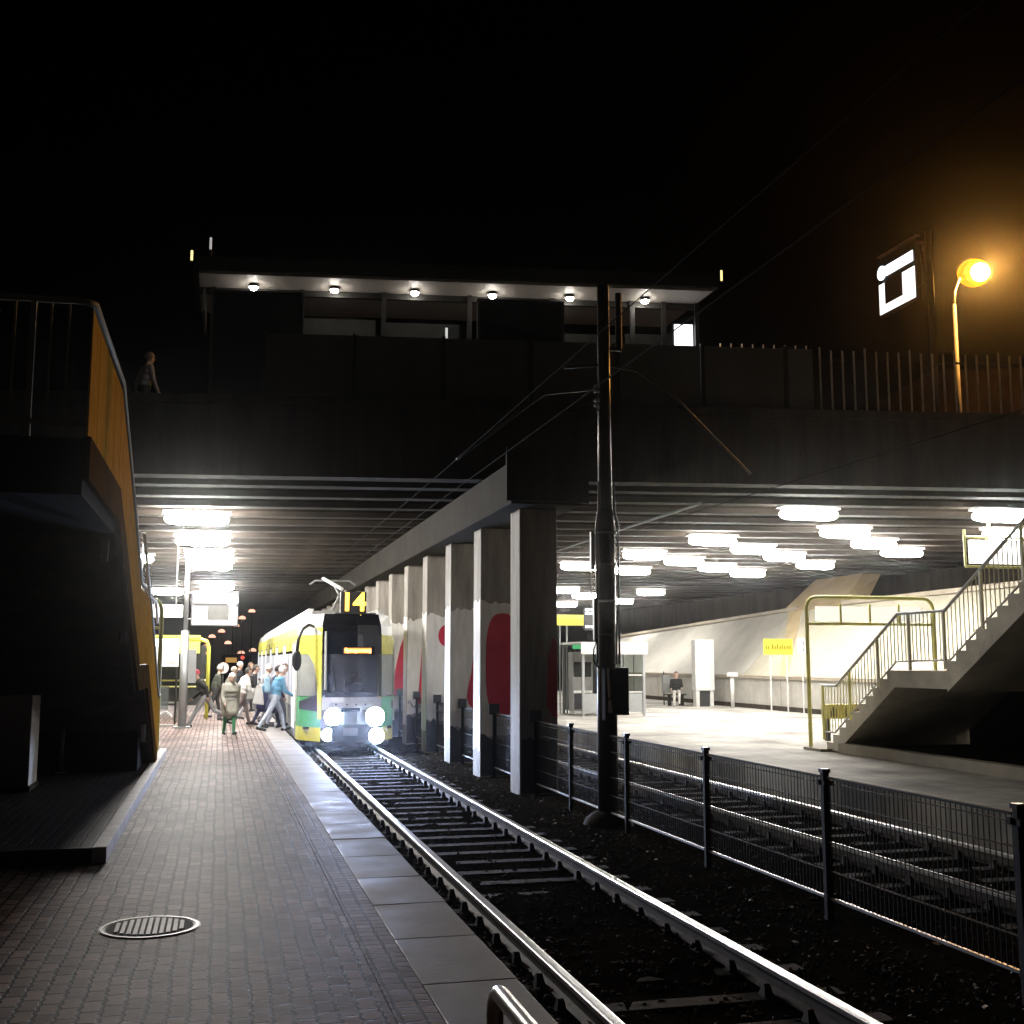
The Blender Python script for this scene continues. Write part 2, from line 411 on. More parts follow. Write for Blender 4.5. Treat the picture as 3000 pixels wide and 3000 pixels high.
# columns
def ragged(x0, x1, zlo, zhi, ay, az, n, rnd):
    top = [(x0 + (x1 - x0) * i / n, zhi + rnd.uniform(-az, az)) for i in range(n + 1)]
    bot = [(x1 - (x1 - x0) * i / n, zlo + rnd.uniform(-ay, ay)) for i in range(n + 1)]
    return bot[::-1] and ([(x, z) for x, z in bot[::-1]] + top[::-1])
CX0, CX1 = 5.02, 5.70
colY = [19.3 + 3.1 * i for i in range(17)]
rnd = random.Random(11)
for i, y in enumerate(colY):
    lab = {0: 'nearest column, bare dark front and pale lit side', 1: 'column painted with the broad dark red rounded shape', 2: 'column painted white with a red drop shape on its right edge',
           3: 'column painted white with a small red disc', 4: 'column with a red stripe and a black scrawl'}.get(i)
    c = MB().box(CX0, CX1, y, y + .66, -.6, 4.449).build('column', M['column'], br, bevel=.015)
    if lab: c['label'] = lab
    if i == 0:
        p = ragged(CX0 + .03, CX1 - .03, -.45, .45, 0, .05, 8, rnd)
        MB().prism(p, lambda u, z, w: (u, w, z), y - .004, y - .001).build('base_paint', M['grey_paint'], c)
        p = [(5.50, 1.0), (5.60, .85), (5.69, .8), (5.69, 2.1), (5.62, 2.2), (5.53, 1.9)]
        MB().prism(p, lambda u, z, w: (u, w, z), y - .008, y - .004).build('mural_patch', M['red_paint'], c)
        continue
    if i > 8: continue
    p = ragged(CX0 + .01, CX1 - .01, .32, 3.0 - .02 * i, .05, .06, 9, rnd)
    MB().prism(p, lambda u, z, w: (u, w, z), y - .004, y - .001).build('mural_paint', M['white_paint'], c)
    p = ragged(CX0 + .01, CX1 - .01, -.45, .30, 0, .09, 7, rnd)
    MB().prism(p, lambda u, z, w: (u, w, z), y - .0085, y - .0045).build('base_paint', M['grey_paint'], c)
    # side of the column, white above grey
    p = ragged(y + .02, y + .64, .05, 3.0, .05, .05, 5, rnd)
    MB().prism(p, lambda u, z, w: (w, u, z), CX0 - .004, CX0 - .001).build('mural_paint', M['white_paint'], c)
    shp = None
    def ell(cx, cz, rx, rz, n=28, pw=2.0):
        return [(cx + rx * math.copysign(abs(math.cos(t)) ** (2 / pw), math.cos(t)), cz + rz * math.copysign(abs(math.sin(t)) ** (2 / pw), math.sin(t))) for t in [2 * math.pi * k / n for k in range(n)]]
    if i == 1: shp = [q for q in ell(5.47, 1.72, .345, 1.02, pw=2.9)]; shp = [(min(q[0], 5.69), q[1]) for q in shp]
    if i == 2: shp = [(5.69, .66), (5.55, .72), (5.45, .82), (5.40, .98), (5.43, 1.2), (5.50, 1.5), (5.54, 1.9), (5.56, 2.3), (5.60, 2.5), (5.69, 2.62)]
    if i == 3: shp = [(min(q[0], 5.69), q[1]) for q in ell(5.52, 2.42, .20, .27)]
    if i == 4: shp = [(5.33, .62), (5.58, .58), (5.62, 2.1), (5.58, 2.36), (5.44, 2.3), (5.40, 1.6)]
    if i == 5: shp = [(5.10, .75), (5.42, .75), (5.46, 1.6), (5.40, 2.5), (5.30, 2.2), (5.15, 1.5)]
    if i == 6: shp = [(5.2, .9), (5.5, .8), (5.55, 2.3), (5.3, 2.2)]
    if shp: MB().prism(shp, lambda u, z, w: (u, w, z), y - .0085, y - .0045).build('mural_patch', M['red_paint'], c)
    if i == 4:
        mb = MB(); P = [(5.06, .62), (5.10, .70), (5.14, .62), (5.18, .54), (5.24, .52), (5.30, .58), (5.36, .60), (5.38, .54), (5.32, .48), (5.28, .53), (5.30, .44)]
        mb.path([(u, y - .012, z) for u, z in P], .012, 5); mb.build('graffiti', M['graf'], c)
    if i == 5:
        MB().box(5.46, 5.55, y - .0085, y - .0045, 1.2, 2.3).build('mural_patch', M['grey_paint'], c)
MB().path([(9.9, 22.6, 5.14), (9.9, 76, 5.14)], .03, 6).build('conduit', M['tramgrey'], br)
# abutments
aw = MB().box(-9.2, -6.0, 22.5, 82, -.5, 5.94).build('abutment_wall', M['olive']); tag(aw, 'dim olive grey abutment wall behind the left platform shelter', 'wall')
rw = MB().box(26.5, 27.2, 19.2, 82, -.5, 5.94).build('abutment_wall', M['dkconc']); tag(rw, 'dark abutment wall in the recess above the paved slope', 'wall')

# ------------------------------------------------------------------ tunnel lamps
def tube_lamp(x, y, w, label, group, z=5.12, m='tubelight'):
    t = thing('ceiling_lamp', label, 'ceiling lamp', (x, y, z), group)
    MB().box(x - w / 2 - .04, x + w / 2 + .04, y - .13, y + .13, z, z + .06).build('lamp_housing', M['housing'], t)
    mb = MB(); pts = [(-.5, .02), (-.49, .07), (-.46, .12), (-.40, .155), (-.30, .17), (.30, .17), (.40, .155), (.46, .12), (.49, .07), (.5, .02)]
    for u, rr in pts:
        for k in range(14):
            a = 2 * math.pi * k / 14; mb.v.append((x + u * w, y + rr * 1.2 * math.cos(a), z - .125 + rr * .72 * math.sin(a)))
    for q in range(len(pts) - 1):
        for k in range(14): mb.f.append([q * 14 + k, q * 14 + (k + 1) % 14, (q + 1) * 14 + (k + 1) % 14, (q + 1) * 14 + k]); mb.m.append(0)
    mb.f += [list(range(13, -1, -1)), list(range(len(pts) * 14 - 14, len(pts) * 14))]; mb.m += [0, 0]
    mb.build('diffuser', M[m], t, smooth=True)
    hb = MB()
    for s in (-.4, .4): hb.tube((x + s * w, y, z + .071), (x + s * w, y, 5.26), .012, 6)
    hb.build('hanger', M['darkmetal'], t)
ORD = ['first', 'second', 'third', 'fourth', 'fifth', 'sixth', 'seventh', 'eighth']
GL = 'long lamps under the bridge over the left platform'; GR = 'long lamps under the bridge over the right platform'
for i, (x, y) in enumerate([(-.61, 26.9), (-.55, 31.9), (-.42, 36.1), (-.40, 40.4), (-.22, 52.2)]):
    tube_lamp(x, y, 1.42, f'long white ceiling lamp over the left platform, {ORD[i]} from the front of its row', GL, m='tubestrong')
tube_lamp(-2.75, 38.1, 1.2, 'bright ceiling lamp peeping past the edge of the left stair', GL)
tube_lamp(-2.5, 56.4, 1.4, 'bright ceiling lamp seen above the left platform shelter', GL, m='tubestrong')
rows = {'row nearest the pillars': [(12.5, 22.7), (12.8, 28.5), (12.54, 33.0), (11.9, 37.5)],
        'second row from the pillars': [(15.26, 25.9), (14.96, 30.5), (14.6, 34.8), (14.35, 39.0), (15.3, 50.6)],
        'third row from the pillars': [(16.85, 22.0), (17.49, 28.2), (17.0, 32.5), (16.7, 36.9), (17.7, 54.9)],
        'row farthest from the pillars': [(19.47, 25.2), (19.72, 30.3), (19.5, 35.1), (18.94, 39.1), (19.77, 51.2), (21.2, 59.4), (19.26, 63.5)]}
for rn, L in rows.items():
    for i, (x, y) in enumerate(L):
        tube_lamp(x, y, 1.36, f'ceiling lamp over the right platform, {rn}, {ORD[i]} from the front', GR)

# ------------------------------------------------------------------ canopy on the bridge
cn = thing('stop_canopy', 'dark flat roofed stop canopy with a row of spotlights on the bridge', 'canopy', (4.4, 21.5, 6.56))
MB().box(-.62, 9.3, -.05, 2.5, 9.10, 9.16, sk).build('ceiling', M['canopyroof'], cn)
MB().box(-.72, 9.4, -.12, 2.6, 9.165, 9.42, sk).build('roof', M['darkmetal'], cn)
MB().box(-.6, 9.25, .78, .88, 8.98, 9.095, sk).build('beam', M['darkmetal'], cn)
for x in (-.35, 1.35, 2.95, 4.65, 6.3, 7.95, 8.6, 9.29):
    MB().box(x - .045, x + .045, .72, .775, 6.56, 9.095, sk).build('post', M['darkmetal'], cn)
for x in (.41, 1.96, 3.52, 5.05, 6.6, 8.13):
    c = sk(x, .5, 9.03)
    s = MB().tube((c[0], c[1], 9.04), (c[0], c[1], 9.098), .09, 14).build('spotlight', M['darkmetal'], cn)
    MB().ball((c[0], c[1], 9.035), .08, 1, 1, .75).build('lens', M['spotlens'], s, smooth=True)
    lamp('spot_glow', 'POINT', (c[0], c[1], 8.90), 3.5, (1, .93, .84), cn, .06)
for x0, x1, z0, z1, m in ((1.45, 2.9, 6.6, 8.78, 'barrier'), (3.05, 4.6, 6.6, 8.74, 'barrier'), (6.4, 7.9, 6.6, 8.62, 'barrier'), (8.1, 9.1, 6.6, 8.66, 'barrier')):
    MB().box(x0, x1, 1.60, 1.66, z0, z1, sk).build('back_panel', M['darkboard'], cn)
MB().box(-.55, -.5, .75, 2.4, 8.6, 9.09, sk).build('end_fascia', M['barrier'], cn)
for x, nm in ((-.3, 'tall black board closing the left end of the bridge canopy'), (4.75, 'wide black board in the middle of the bridge canopy')):
    x1 = x + 1.6; z0 = 6.58
    t = thing('advert_board', nm, 'board', sk(x + .8, .25, z0))
    MB().box(x, x1, .20, .30, z0, 8.82, sk).build('panel', M['black'], t)
    fb = MB()
    for a, c_, d, e in ((x - .05, x - .001, z0, 8.87), (x1 + .001, x1 + .05, z0, 8.87), (x - .05, x1 + .05, 8.825, 8.87)): fb.box(a, c_, .19, .31, d, e, sk)
    fb.build('frame', M['darkmetal'], t)
# vertical lit tube case between boards
t = thing('glass_display_case', 'narrow glass case with a dim white tube, in the middle of the bridge canopy', 'display case', sk(4.3, .95, 6.57))
MB().box(4.12, 4.48, .9, 1.1, 6.57, 8.5, sk).build('case', M['smoked'], t)
MB().box(4.20, 4.24, .86, .895, 7.4, 8.45, sk).build('tube', M['smallwhite'], t)
t = thing('poster_case', 'glowing white poster case at the right end of the bridge canopy', 'poster case', sk(8.85, 1.0, 6.57))
MB().box(8.86, 9.23, .82, .86, 7.3, 8.66, sk).build('lit_poster', M['posterlight'], t)
MB().box(8.83, 9.26, .865, .92, 7.25, 8.70, sk).build('back_plate', M['darkmetal'], t)
MB().box(8.95, 9.12, .88, .98, 6.57, 7.24, sk).build('leg', M['darkmetal'], t)
for x, z, nm, m, h in ((-.76, 9.32, 'tiny yellow marker light on the left tip of the bridge canopy roof', 'reflect', .2), (9.46, 9.3, 'tiny yellow marker light on the right tip of the bridge canopy roof', 'reflect', .22),
                       (-.42, 9.55, 'thin pale marker post on the canopy roof near its left tip', 'smallwhite', .24)):
    c = sk(x, -.1, z)
    t = thing('marker_light', nm, 'marker light', c)
    MB().tube(c, (c[0], c[1], c[2] + h), .022, 8).build('lens', M[m], t)
    MB().tube((c[0], c[1], c[2] - (.13 if m == 'smallwhite' else .02)), (c[0], c[1], c[2] - .001), .03, 8).build('base', M['darkmetal'], t)
# barrier in front of the canopy
t = thing('bridge_barrier', 'long dull panelled barrier along the bridge edge below the canopy', 'barrier', sk(6.5, .1, 6.74))
x = .62
while x < 11.2:
    x1 = min(x + 1.7, 11.42)
    MB().box(x + .04, x1 - .04, .12, .15, 6.75, 8.02, sk).build('panel', M['barrier'], t)
    MB().box(x - .035, x + .035, .08, .17, 6.74, 8.06, sk).build('post', M['darkmetal'], t)
    x += 1.7
pb = MB(); k = 0
for i in range(9): pb.tube(sk(9.5 + i * .22, .13, 8.0), sk(9.5 + i * .22, .13, 8.09), .014, 6)
pb.build('finial_row', M['barsteel'], t)
# vertical bar railing on the right
t = thing('bar_railing', 'vertical bar railing on the bridge edge below the street lamp', 'railing', sk(17, .1, 6.74))
mb = MB(); x = 11.52; n = 0
while x < 26:
    bb = MB(); bb.tube(sk(x, .1, 6.745), sk(x, .1, 8.0 + (.06 if n % 4 == 0 else 0)), .020, 8)
    bb.build('bar', M['barsteel'], t)
    x += .235; n += 1
MB().box(11.5, 26, .115, .135, 7.80, 7.84, sk).build('rail_strip', M['darkmetal'], t)
# sloped wall behind the railing
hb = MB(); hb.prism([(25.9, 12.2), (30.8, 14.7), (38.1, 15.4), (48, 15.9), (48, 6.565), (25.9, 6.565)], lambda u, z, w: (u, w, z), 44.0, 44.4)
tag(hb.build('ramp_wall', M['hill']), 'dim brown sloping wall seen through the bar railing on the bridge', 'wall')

# street lamp
t = thing('street_lamp', 'tall street lamp glowing orange above the right end of the bridge', 'street lamp', (23.2, 32, 6.56))
MB().tube((23.2, 32, 6.56), (23.2, 32, 13.5), .09, 12, .06).build('pole', M['lamppole'], t, smooth=True)
MB().path([(23.2, 32, 13.5), (23.25, 32, 13.95), (23.45, 32, 14.4), (23.7, 32, 14.62), (23.85, 32, 14.66)], .045).build('arm', M['barsteel'], t, smooth=True)
mb = MB(); mb.ball((23.98, 31.95, 14.70), .42, 1.1, .75, .45, half=True); h = mb.build('lamp_head', M['darkmetal'], t, smooth=True)
mb = MB(); mb.ball((23.98, 31.95, 14.62), .52, 1.05, .95, .9, 24, 14); mb.build('halo_shell', M['sodhalo'], h, smooth=True)  # added emissive shell, stands for the orange halo around the bulb
mb = MB(); mb.ball((23.96, 31.68, 14.55), .36, 1.05, .9, .9, 20, 12); mb.build('bulb', M['sodium'], h, smooth=True)
lamp('sodium_light', 'POINT', (23.96, 31.27, 14.50), 6500, (1, .44, .09), t, .25)

# information boards (plane given by two axes)
def info_board(label, org, ax, ln, ht, mirror, pole_xy, pole_z0, pole_z1, pole_r, m_pole, gap_from):
    t = thing('information_board', label, 'information board', (pole_xy[0], pole_xy[1], pole_z0))
    A = Vector(ax).normalized(); N_ = Vector((A.y, -A.x, 0)) * (-1 if m_pole == 'mast' else 1); O = Vector(org)
    def P(u, w, z): return tuple(O + A * u + N_ * w + Vector((0, 0, z)))
    def pb(u0, u1, w0, w1, z0, z1): return MB().box(u0, u1, w0, w1, z0, z1, P)
    pb(0, ln, -.06, .06, 0, ht).build('housing', M['boardgrey'] if m_pole == 'steelgrey' else M['darkmetal'], t, bevel=.01)
    c = (lambda u: ln - u) if mirror else (lambda u: u)
    def pr(u0, u1, z0, z1, w, m, nm):
        a, e = sorted((c(u0), c(u1)))
        return pb(a, e, w, w + .012, z0, z1).build(nm, M[m], t)
    pr(.08, ln - .34, ht * .66, ht * .84, .061, 'signcool', 'header_strip')
    mb = MB(); q0 = P(c(ln - .17), .061, ht * .75); q1 = P(c(ln - .17), .085, ht * .75)
    mb.tube(q0, q1, .16, 24); mb.build('round_emblem', M['signcool'], t)
    d = pr(.04, ln - .04, .04, ht * .56, .0605, 'signlight', 'display')
    pr(ln * .34, ln * .80, ht * .17, ht * .58, .075, 'screenbrown' if m_pole != 'steelgrey' else 'dimtext', 'dark_panel')
    if m_pole == 'mast': pb(-.02, ln + .02, -.05, .05, ht + .08, ht + .11).build('top_rail', M['white'], t)
    px, py = pole_xy
    MB().tube((px, py, pole_z0), (px, py, pole_z1), pole_r, 14).build('pole', M[m_pole], t, smooth=True)
    a0 = O + A * (0 if not gap_from else ln)
    for zz in (ht * .2, ht * .95):
        MB().tube((px, py, O.z + zz), (a0.x, a0.y, O.z + zz), .03, 8).build('bracket', M[m_pole], t)
    return t
info_board('lit information board on a tall pole, high on the right of the bridge', (13.97, 20.40, 9.32), (0, 1, 0), 1.42, 1.28, False, (14.10, 20.2), 6.56, 10.72, .07, 'mast', False)
t2 = info_board('glowing grey information board hanging beside a pole over the left platform', (-.80, 32.25, 2.72), (1, 0, 0), 1.25, .95, False, (-.93, 32.35), 0, 2.6, .11, 'steelgrey', False)
MB().tube((-.93, 32.35, 2.601), (-.93, 32.35, 4.72), .065, 12).build('pole', M['steelgrey'], t2, smooth=True)
MB().box(-1.15, -.71, 32.13, 32.57, .001, .05).build('base_plate', M['steelgrey'], t2)
MB().box(-.82, -.62, 32.25, 32.5, 1.2, 2.1).build('equipment_box', M['steelgrey'], t2)

# ------------------------------------------------------------------ left stair, plinth, supports
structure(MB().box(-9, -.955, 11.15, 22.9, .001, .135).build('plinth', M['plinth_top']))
kb = MB(); y = 11.12
while y < 22.8:
    kb.box(-.954 - .10, -.93, y, y + .985, .0005, .145); y += 1.0
structure(kb.build('kerb', M['kerb'], bevel=.006))
ls = thing('concrete_staircase', 'dark staircase on the left with ochre sheet balustrade climbing towards the camera', 'staircase', (-2.2, 15, .135))
def flight(name, parent, x0, x1, y_lo, z_lo, y_hi, z_hi, m, thick=.30, n=None):
    n = n or max(2, round((z_hi - z_lo) / .168)); dy = (y_hi - y_lo) / n; dz = (z_hi - z_lo) / n
    pts = []
    for k in range(n):
        pts += [(y_lo + dy * k, z_lo + dz * k), (y_lo + dy * k, z_lo + dz * (k + 1))]
    pts += [(y_hi, z_hi), (y_hi, z_hi - thick * 1.15), (y_lo + dy * 1.6, z_lo)] if z_lo < .3 else [(y_hi, z_hi), (y_hi, z_hi - thick * 1.15), (y_lo, z_lo - thick * 1.15)]
    return MB().prism(pts, lambda u, z, w: (w, u, z), x0, x1).build(name, m, parent)
LX0, LX1 = -3.5, -1.02
LZ = 3.42
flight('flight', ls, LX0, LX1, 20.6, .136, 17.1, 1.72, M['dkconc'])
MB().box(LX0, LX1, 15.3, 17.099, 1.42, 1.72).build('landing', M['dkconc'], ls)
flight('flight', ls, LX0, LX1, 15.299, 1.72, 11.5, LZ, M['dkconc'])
MB().box(-5.6, LX1, 8.8, 11.499, LZ - .42, LZ).build('landing', M['unlit_dark'], ls)
MB().box(LX0 - .3, LX0 - .001, 9.2, 20.6, .136, LZ - .421).build('back_wall', M['unlit_dark'], ls)
MB().prism([(18.6, .136), (20.2, .136), (18.6, .86)], lambda u, z, w: (w, u, z), LX0 + .01, LX1 - .15).build('infill_wall', M['unlit_dark'], ls)
# balustrade: fascia strip (lit tan), sheet panels, handrail
def zst(y):
    if y <= 11.5: return LZ
    if y <= 15.3: return LZ + (1.72 - LZ) * (y - 11.5) / 3.8
    if y <= 17.1: return 1.72
    if y <= 20.6: return 1.72 + (.15 - 1.72) * (y - 17.1) / 3.5
    return .15
ys = [8.82, 9.4, 10.1, 10.8, 11.5, 12.45, 13.4, 14.35, 15.3, 16.2, 17.1, 17.97, 18.85, 19.7, 20.55, 21.0]
for i in range(len(ys) - 1):
    a, c_ = ys[i] + .012, ys[i + 1] - .012
    mb = MB(); mb.prism([(a, zst(a) + .03), (c_, zst(c_) + .03), (c_, zst(c_) + .98), (a, zst(a) + .98)], lambda u, z, w: (w, u, z), -1.012, -.998)
    p = mb.build('sheet_panel', M['orange_panel'], ls)
fb = MB(); 
for i in range(len(ys) - 2):
    a, c_ = ys[i], ys[i + 1]
    fb.prism([(a, zst(a) - .30), (c_, zst(c_) - .30), (c_, zst(c_) + .02), (a, zst(a) + .02)], lambda u, z, w: (w, u, z), -1.019, -.975)
fb.build('edge_fascia', mat('fascia_brown', (.075, .045, .02), .95, var=.3, scale=2, spec=0.0), ls)
mb = MB(); hp = [(-1.0, y, zst(y) + 1.06) for y in [8.95, 10.2, 11.5, 13.4, 15.3, 16.2, 17.1, 18.8, 20.6, 21.1]]
mb.path([(-1.9, 8.84, LZ + 1.04), (-1.15, 8.84, LZ + 1.05), (-1.05, 8.87, LZ + 1.055)] + hp, .026); mb.build('handrail', M['olive'], ls, smooth=True)
mb = MB(); mb.path([(-1.9, 8.84, LZ + 1.04), (-6, 8.84, LZ + 1.04)], .026); mb.build('handrail', M['olive'], ls, smooth=True)
MB().box(-6, -1.03, 8.825, 8.86, LZ + .10, LZ + .14).build('bottom_rail', M['olive'], ls)
x = -1.17; k = 0
while x > -6:
    if k % 4 == 2: MB().box(x - .02, x + .02, 8.82, 8.865, LZ - .12, LZ + 1.02).build('railing_post', M['olive'], ls)
    else: MB().tube((x, 8.842, LZ + .141), (x, 8.842, LZ + 1.02), .011, 8).build('baluster', M['olive'], ls)
    x -= .125; k += 1
# white handrail brackets sticking out over the platform side
hb = MB(); hb.path([(-.90, 13.9, 3.25), (-.90, 14.6, 3.0), (-.90, 15.4, 2.62), (-.90, 16.9, 2.62), (-.90, 17.6, 2.35)], .02); hb.build('outer_handrail', M['white'], ls, smooth=True)
for X, Y, z, h, nm in ((-1.5, 14.1, 3.60, .22, 'p'), (-1.5, 19.3, 2.3, .2, 'p')): pass
t = thing('support_pillar', 'square concrete pillar under the left landing, its right edge lit white', 'pillar', (-2.65, 16.4, .136))
MB().box(-3.05, -2.33, 16.05, 16.75, .136, 1.419).build('shaft', M['pale'], t, bevel=.01)
MB().box(-3.07, -2.31, 16.02, 16.78, .1361, .20).build('foot', M['dkconc'], t)
t = thing('support_post', 'slim steel post standing on the plinth under the left stair', 'post', (-2.24, 18.8, .136))
MB().tube((-2.24, 18.5, .14), (-2.24, 18.5, .98), .035, 10).build('shaft', M['galv'], t, smooth=True)
MB().box(-2.32, -2.16, 18.42, 18.58, .1365, .155).build('base_plate', M['galv'], t)
for (X, Y, z0, h, w, nm) in ((-1.06, 11.05, 2.70, .20, .035, 'upper'), (-1.06, 13.6, 1.98, .18, .03, 'middle'), (-1.06, 17.8, .62, .25, .03, 'lower')):  # pale plates stand for thin post edges catching the headlights
    t = thing('lit_edge_plate', f'pale plate standing for a lit post edge under the stair, {nm} one of three', 'bracket', (X, Y, z0))
    MB().box(X - .03, X + .035, Y, Y + .012, z0, z0 + h).build('plate', M['pale'], t)
    MB().box(X - .05, X - .0305, Y - .02, Y + .03, z0 + h * .3, z0 + h * .7).build('lug', M['darkmetal'], t)
# portals at the foot of each stair (bent yellow tube)
def portal(label, x0, x1, y, h, panel):
    t = thing('stair_portal', label, 'portal frame', ((x0 + x1) / 2, y, 0))
    r = .22; pts = [(x0, y, 0.001)]
    pts += [(x0, y, h - r)] + [(x0 + r - r * math.cos(a), y, h - r + r * math.sin(a)) for a in (.5, 1.0, 1.57)]
    pts += [(x1 - r + r * math.sin(a), y, h - r + r * math.cos(a)) for a in (0, .5, 1.0)] + [(x1, y, h - r), (x1, y, 0.001)]
    MB().path(pts, .042, 10).build('arch_tube', M['lemon'], t, smooth=True)
    MB().tube((x0 + .043, y, h - .56), (x1 - .043, y, h - .56), .03, 10).build('cross_tube', M['lemon'], t, smooth=True)
    if panel:
        MB().box(x0 + .25, x1 - .25, y + .05, y + .09, h - .50, h - .19).build('glow_panel', M['softglow'], t)  # panel made to glow, stands for the bright surface seen behind
        for s in (.27, .5, .73): MB().box(x0 + (x1 - x0) * s - .02, x0 + (x1 - x0) * s + .02, y + .02, y + .049, h - .55, h - .14).build('panel_post', M['lemon'], t)
    return t
portal('bent yellow tube portal at the foot of the right stair', 11.85, 14.85, 21.75, 3.12, True)
portal('bent yellow tube portal just visible behind the left stair foot', -3.4, -1.12, 23.2, 2.98, True)

# ------------------------------------------------------------------ right stair
rs = thing('concrete_staircase', 'pale concrete staircase with bar balustrade on the right platform', 'staircase', (13.3, 18, 0))
RX0, RX1 = 11.85, 14.85
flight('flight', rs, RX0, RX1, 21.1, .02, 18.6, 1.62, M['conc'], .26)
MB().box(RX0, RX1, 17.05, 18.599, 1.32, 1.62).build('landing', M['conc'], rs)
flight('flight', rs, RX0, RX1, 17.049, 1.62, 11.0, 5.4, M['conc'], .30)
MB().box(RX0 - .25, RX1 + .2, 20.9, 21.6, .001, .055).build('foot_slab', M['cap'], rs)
MB().box(RX1 - .5, RX1 - .2, 11.2, 20.0, .001, 1.3).build('back_wall', M['unlit_dark'], rs)
MB().prism([(17.0, 1.31), (17.0, .9), (11.0, .9), (11.0, 5.0), (17.0, 1.32)], lambda u, z, w: (w, u, z), RX1 - .5, RX1 - .2).build('back_wall', M['unlit_dark'], rs)
def zr(y):
    if y >= 21.1: return .06
    if y >= 18.6: return .06 + (1.62 - .06) * (21.1 - y) / 2.5
    if y >= 17.05: return 1.62
    return 1.62 + (17.05 - y) * 3.78 / 6.05
bx_ = RX0 + .05
top = [(bx_, y, zr(min(y, 20.75)) + 1.02) for y in (21.3, 20.75, 18.5, 17.1, 11.3)]
MB().path(top, .030, 10).build('handrail', M['pale'], rs, smooth=True)
bot = [(bx_, y, zr(min(y, 20.85)) + .10 + (.09 if y < 18.4 and y > 17.1 else .06)) for y in (21.3, 20.85, 18.6, 17.0, 11.3)]
MB().path(bot, .018, 8).build('bottom_rail', M['barsteel'], rs, smooth=True)
def ztop(y):
    y = min(y, 21.3)
    P = [(21.3, top[0][2]), (20.75, top[1][2]), (18.5, top[2][2]), (17.1, top[3][2]), (11.3, top[4][2])]
    for (a, za), (c_, zc) in zip(P, P[1:]):
        if a >= y >= c_: return za + (zc - za) * (a - y) / (a - c_)
def zbot(y):
    P = [(q[1], q[2]) for q in bot]
    for (a, za), (c_, zc) in zip(P, P[1:]):
        if a >= y >= c_: return za + (zc - za) * (a - y) / (a - c_)
y = 21.28; k = 0; nb = 0
while y > 12.4 and nb < 95:
    yel = y > 20.0
    if k % 9 == 0: MB().box(bx_ - .022, bx_ + .022, y - .025, y + .025, zbot(y) - .16, ztop(y) - .02).build('railing_post', M['lemon'] if yel else M['railpale'], rs)
    else: MB().tube((bx_, y, zbot(y)), (bx_, y, ztop(y) - .02), .0095, 6).build('baluster', M['lemon'] if yel else M['railpale'], rs)
    y -= .115; k += 1; nb += 1
# kerb and dark notices under the stair
structure(MB().box(11.75, 11.98, 4, 20.5, .001, .20).build('kerb_strip', M['cap'], bevel=.01))
structure(MB().box(11.985, 14.3, 4, 20.0, .001, .17).build('planting_bed', M['ground']))
for (y, z, w, h, nm) in ((17.55, .75, .62, .36, 'pale notice plate low on the dark wall under the right stair landing'), (15.5, .28, .55, .62, 'larger dim notice plate on the dark wall near the right edge')):
    t = thing('notice_plate', nm, 'notice', (RX1 - .52, y, z))
    MB().box(RX1 - .53, RX1 - .5005, y, y + w, z, z + h).build('plate', M['dkconc'] if w < .6 else M['conc'], t)
    MB().box(RX1 - .535, RX1 - .5305, y - .02, y + w + .02, z + h + .001, z + h + .025).build('top_edge', M['darkmetal'], t)
# yellow utility cabinet behind balustrade
t = thing('utility_cabinet', 'low yellow brown cabinet with dark slots seen through the right stair balustrade', 'cabinet', (12.6, 23.6, 0))
MB().box(13.25, 14.35, 23.5, 23.8, .50, .82).build('cabinet_body', mat('cabinet_ochre', (.40, .33, .08), .5), t, bevel=.01)
for x in (13.32, 13.37, 13.43, 13.65, 13.7, 13.92, 13.99): MB().box(x, x + .025, 23.485, 23.4995, .55, .55 + random.uniform(.12, .22)).build('slot', M['ink'], t)
for x in (13.3, 14.24): MB().box(x, x + .06, 23.6, 23.75, 0.001, .499).build('leg', M['darkmetal'], t)
# hanging lit sign with yellow frame, top right
t = thing('hanging_sign', 'white lit sign in a yellow tube frame hanging above the right stair', 'sign', (16.8, 22.0, 5.2))
for z in (3.86, 4.52): MB().tube((15.9, 22, z), (18.2, 22, z), .03, 8).build('frame_tube', M['lemon'], t)
for x in (15.9, 18.2): MB().tube((x, 22, 3.86), (x, 22, 4.68), .03, 8).build('frame_tube', M['lemon'], t)
MB().tube((16.5, 22.05, 4.45), (16.66, 22.05, 5.2), .03, 8).build('hanger', M['lemon'], t)
MB().tube((17.8, 22.05, 4.45), (17.9, 22.05, 5.2), .03, 8).build('hanger', M['lemon'], t)
MB().box(16.02, 18.08, 21.96, 22.04, 3.93, 4.45).build('lit_panel', M['signlight'], t)

# ------------------------------------------------------------------ right bank and low wall
t = thing('low_wall', 'pale low concrete wall with a capping running along the right platform', 'wall', (19.6, 42, 0))
MB().box(19.6, 19.9, 24, 64, 0.001, 1.12).build('wall_face', M['wall'], t)
MB().box(19.50, 20.0, 24, 64, 1.121, 1.24).build('coping', M['cap'], t, bevel=.01)
MB().box(19.57, 19.599, 24, 64, 0.0015, .17).build('plinth_strip', M['dkconc'], t)
for y in range(26, 64, 4): MB().box(19.59, 19.5995, y, y + .05, .18, 1.11).build('joint', M['cap'], t)
t = thing('paved_bank', 'grey concrete paved slope rising behind the low wall', 'slope', (21, 52, 1.2))
MB().add([(20.0, 42.0, 1.2), (20.0, 64, 1.2), (22.5, 64, 3.15), (22.5, 42.0, 3.84), (22.8, 42, .2), (22.8, 64, .2)], [(0, 1, 2, 3), (3, 2, 5, 4), (0, 3, 4), (1, 5, 2), (0, 4, 5, 1)]).build('slope_face', M['bank'], t)
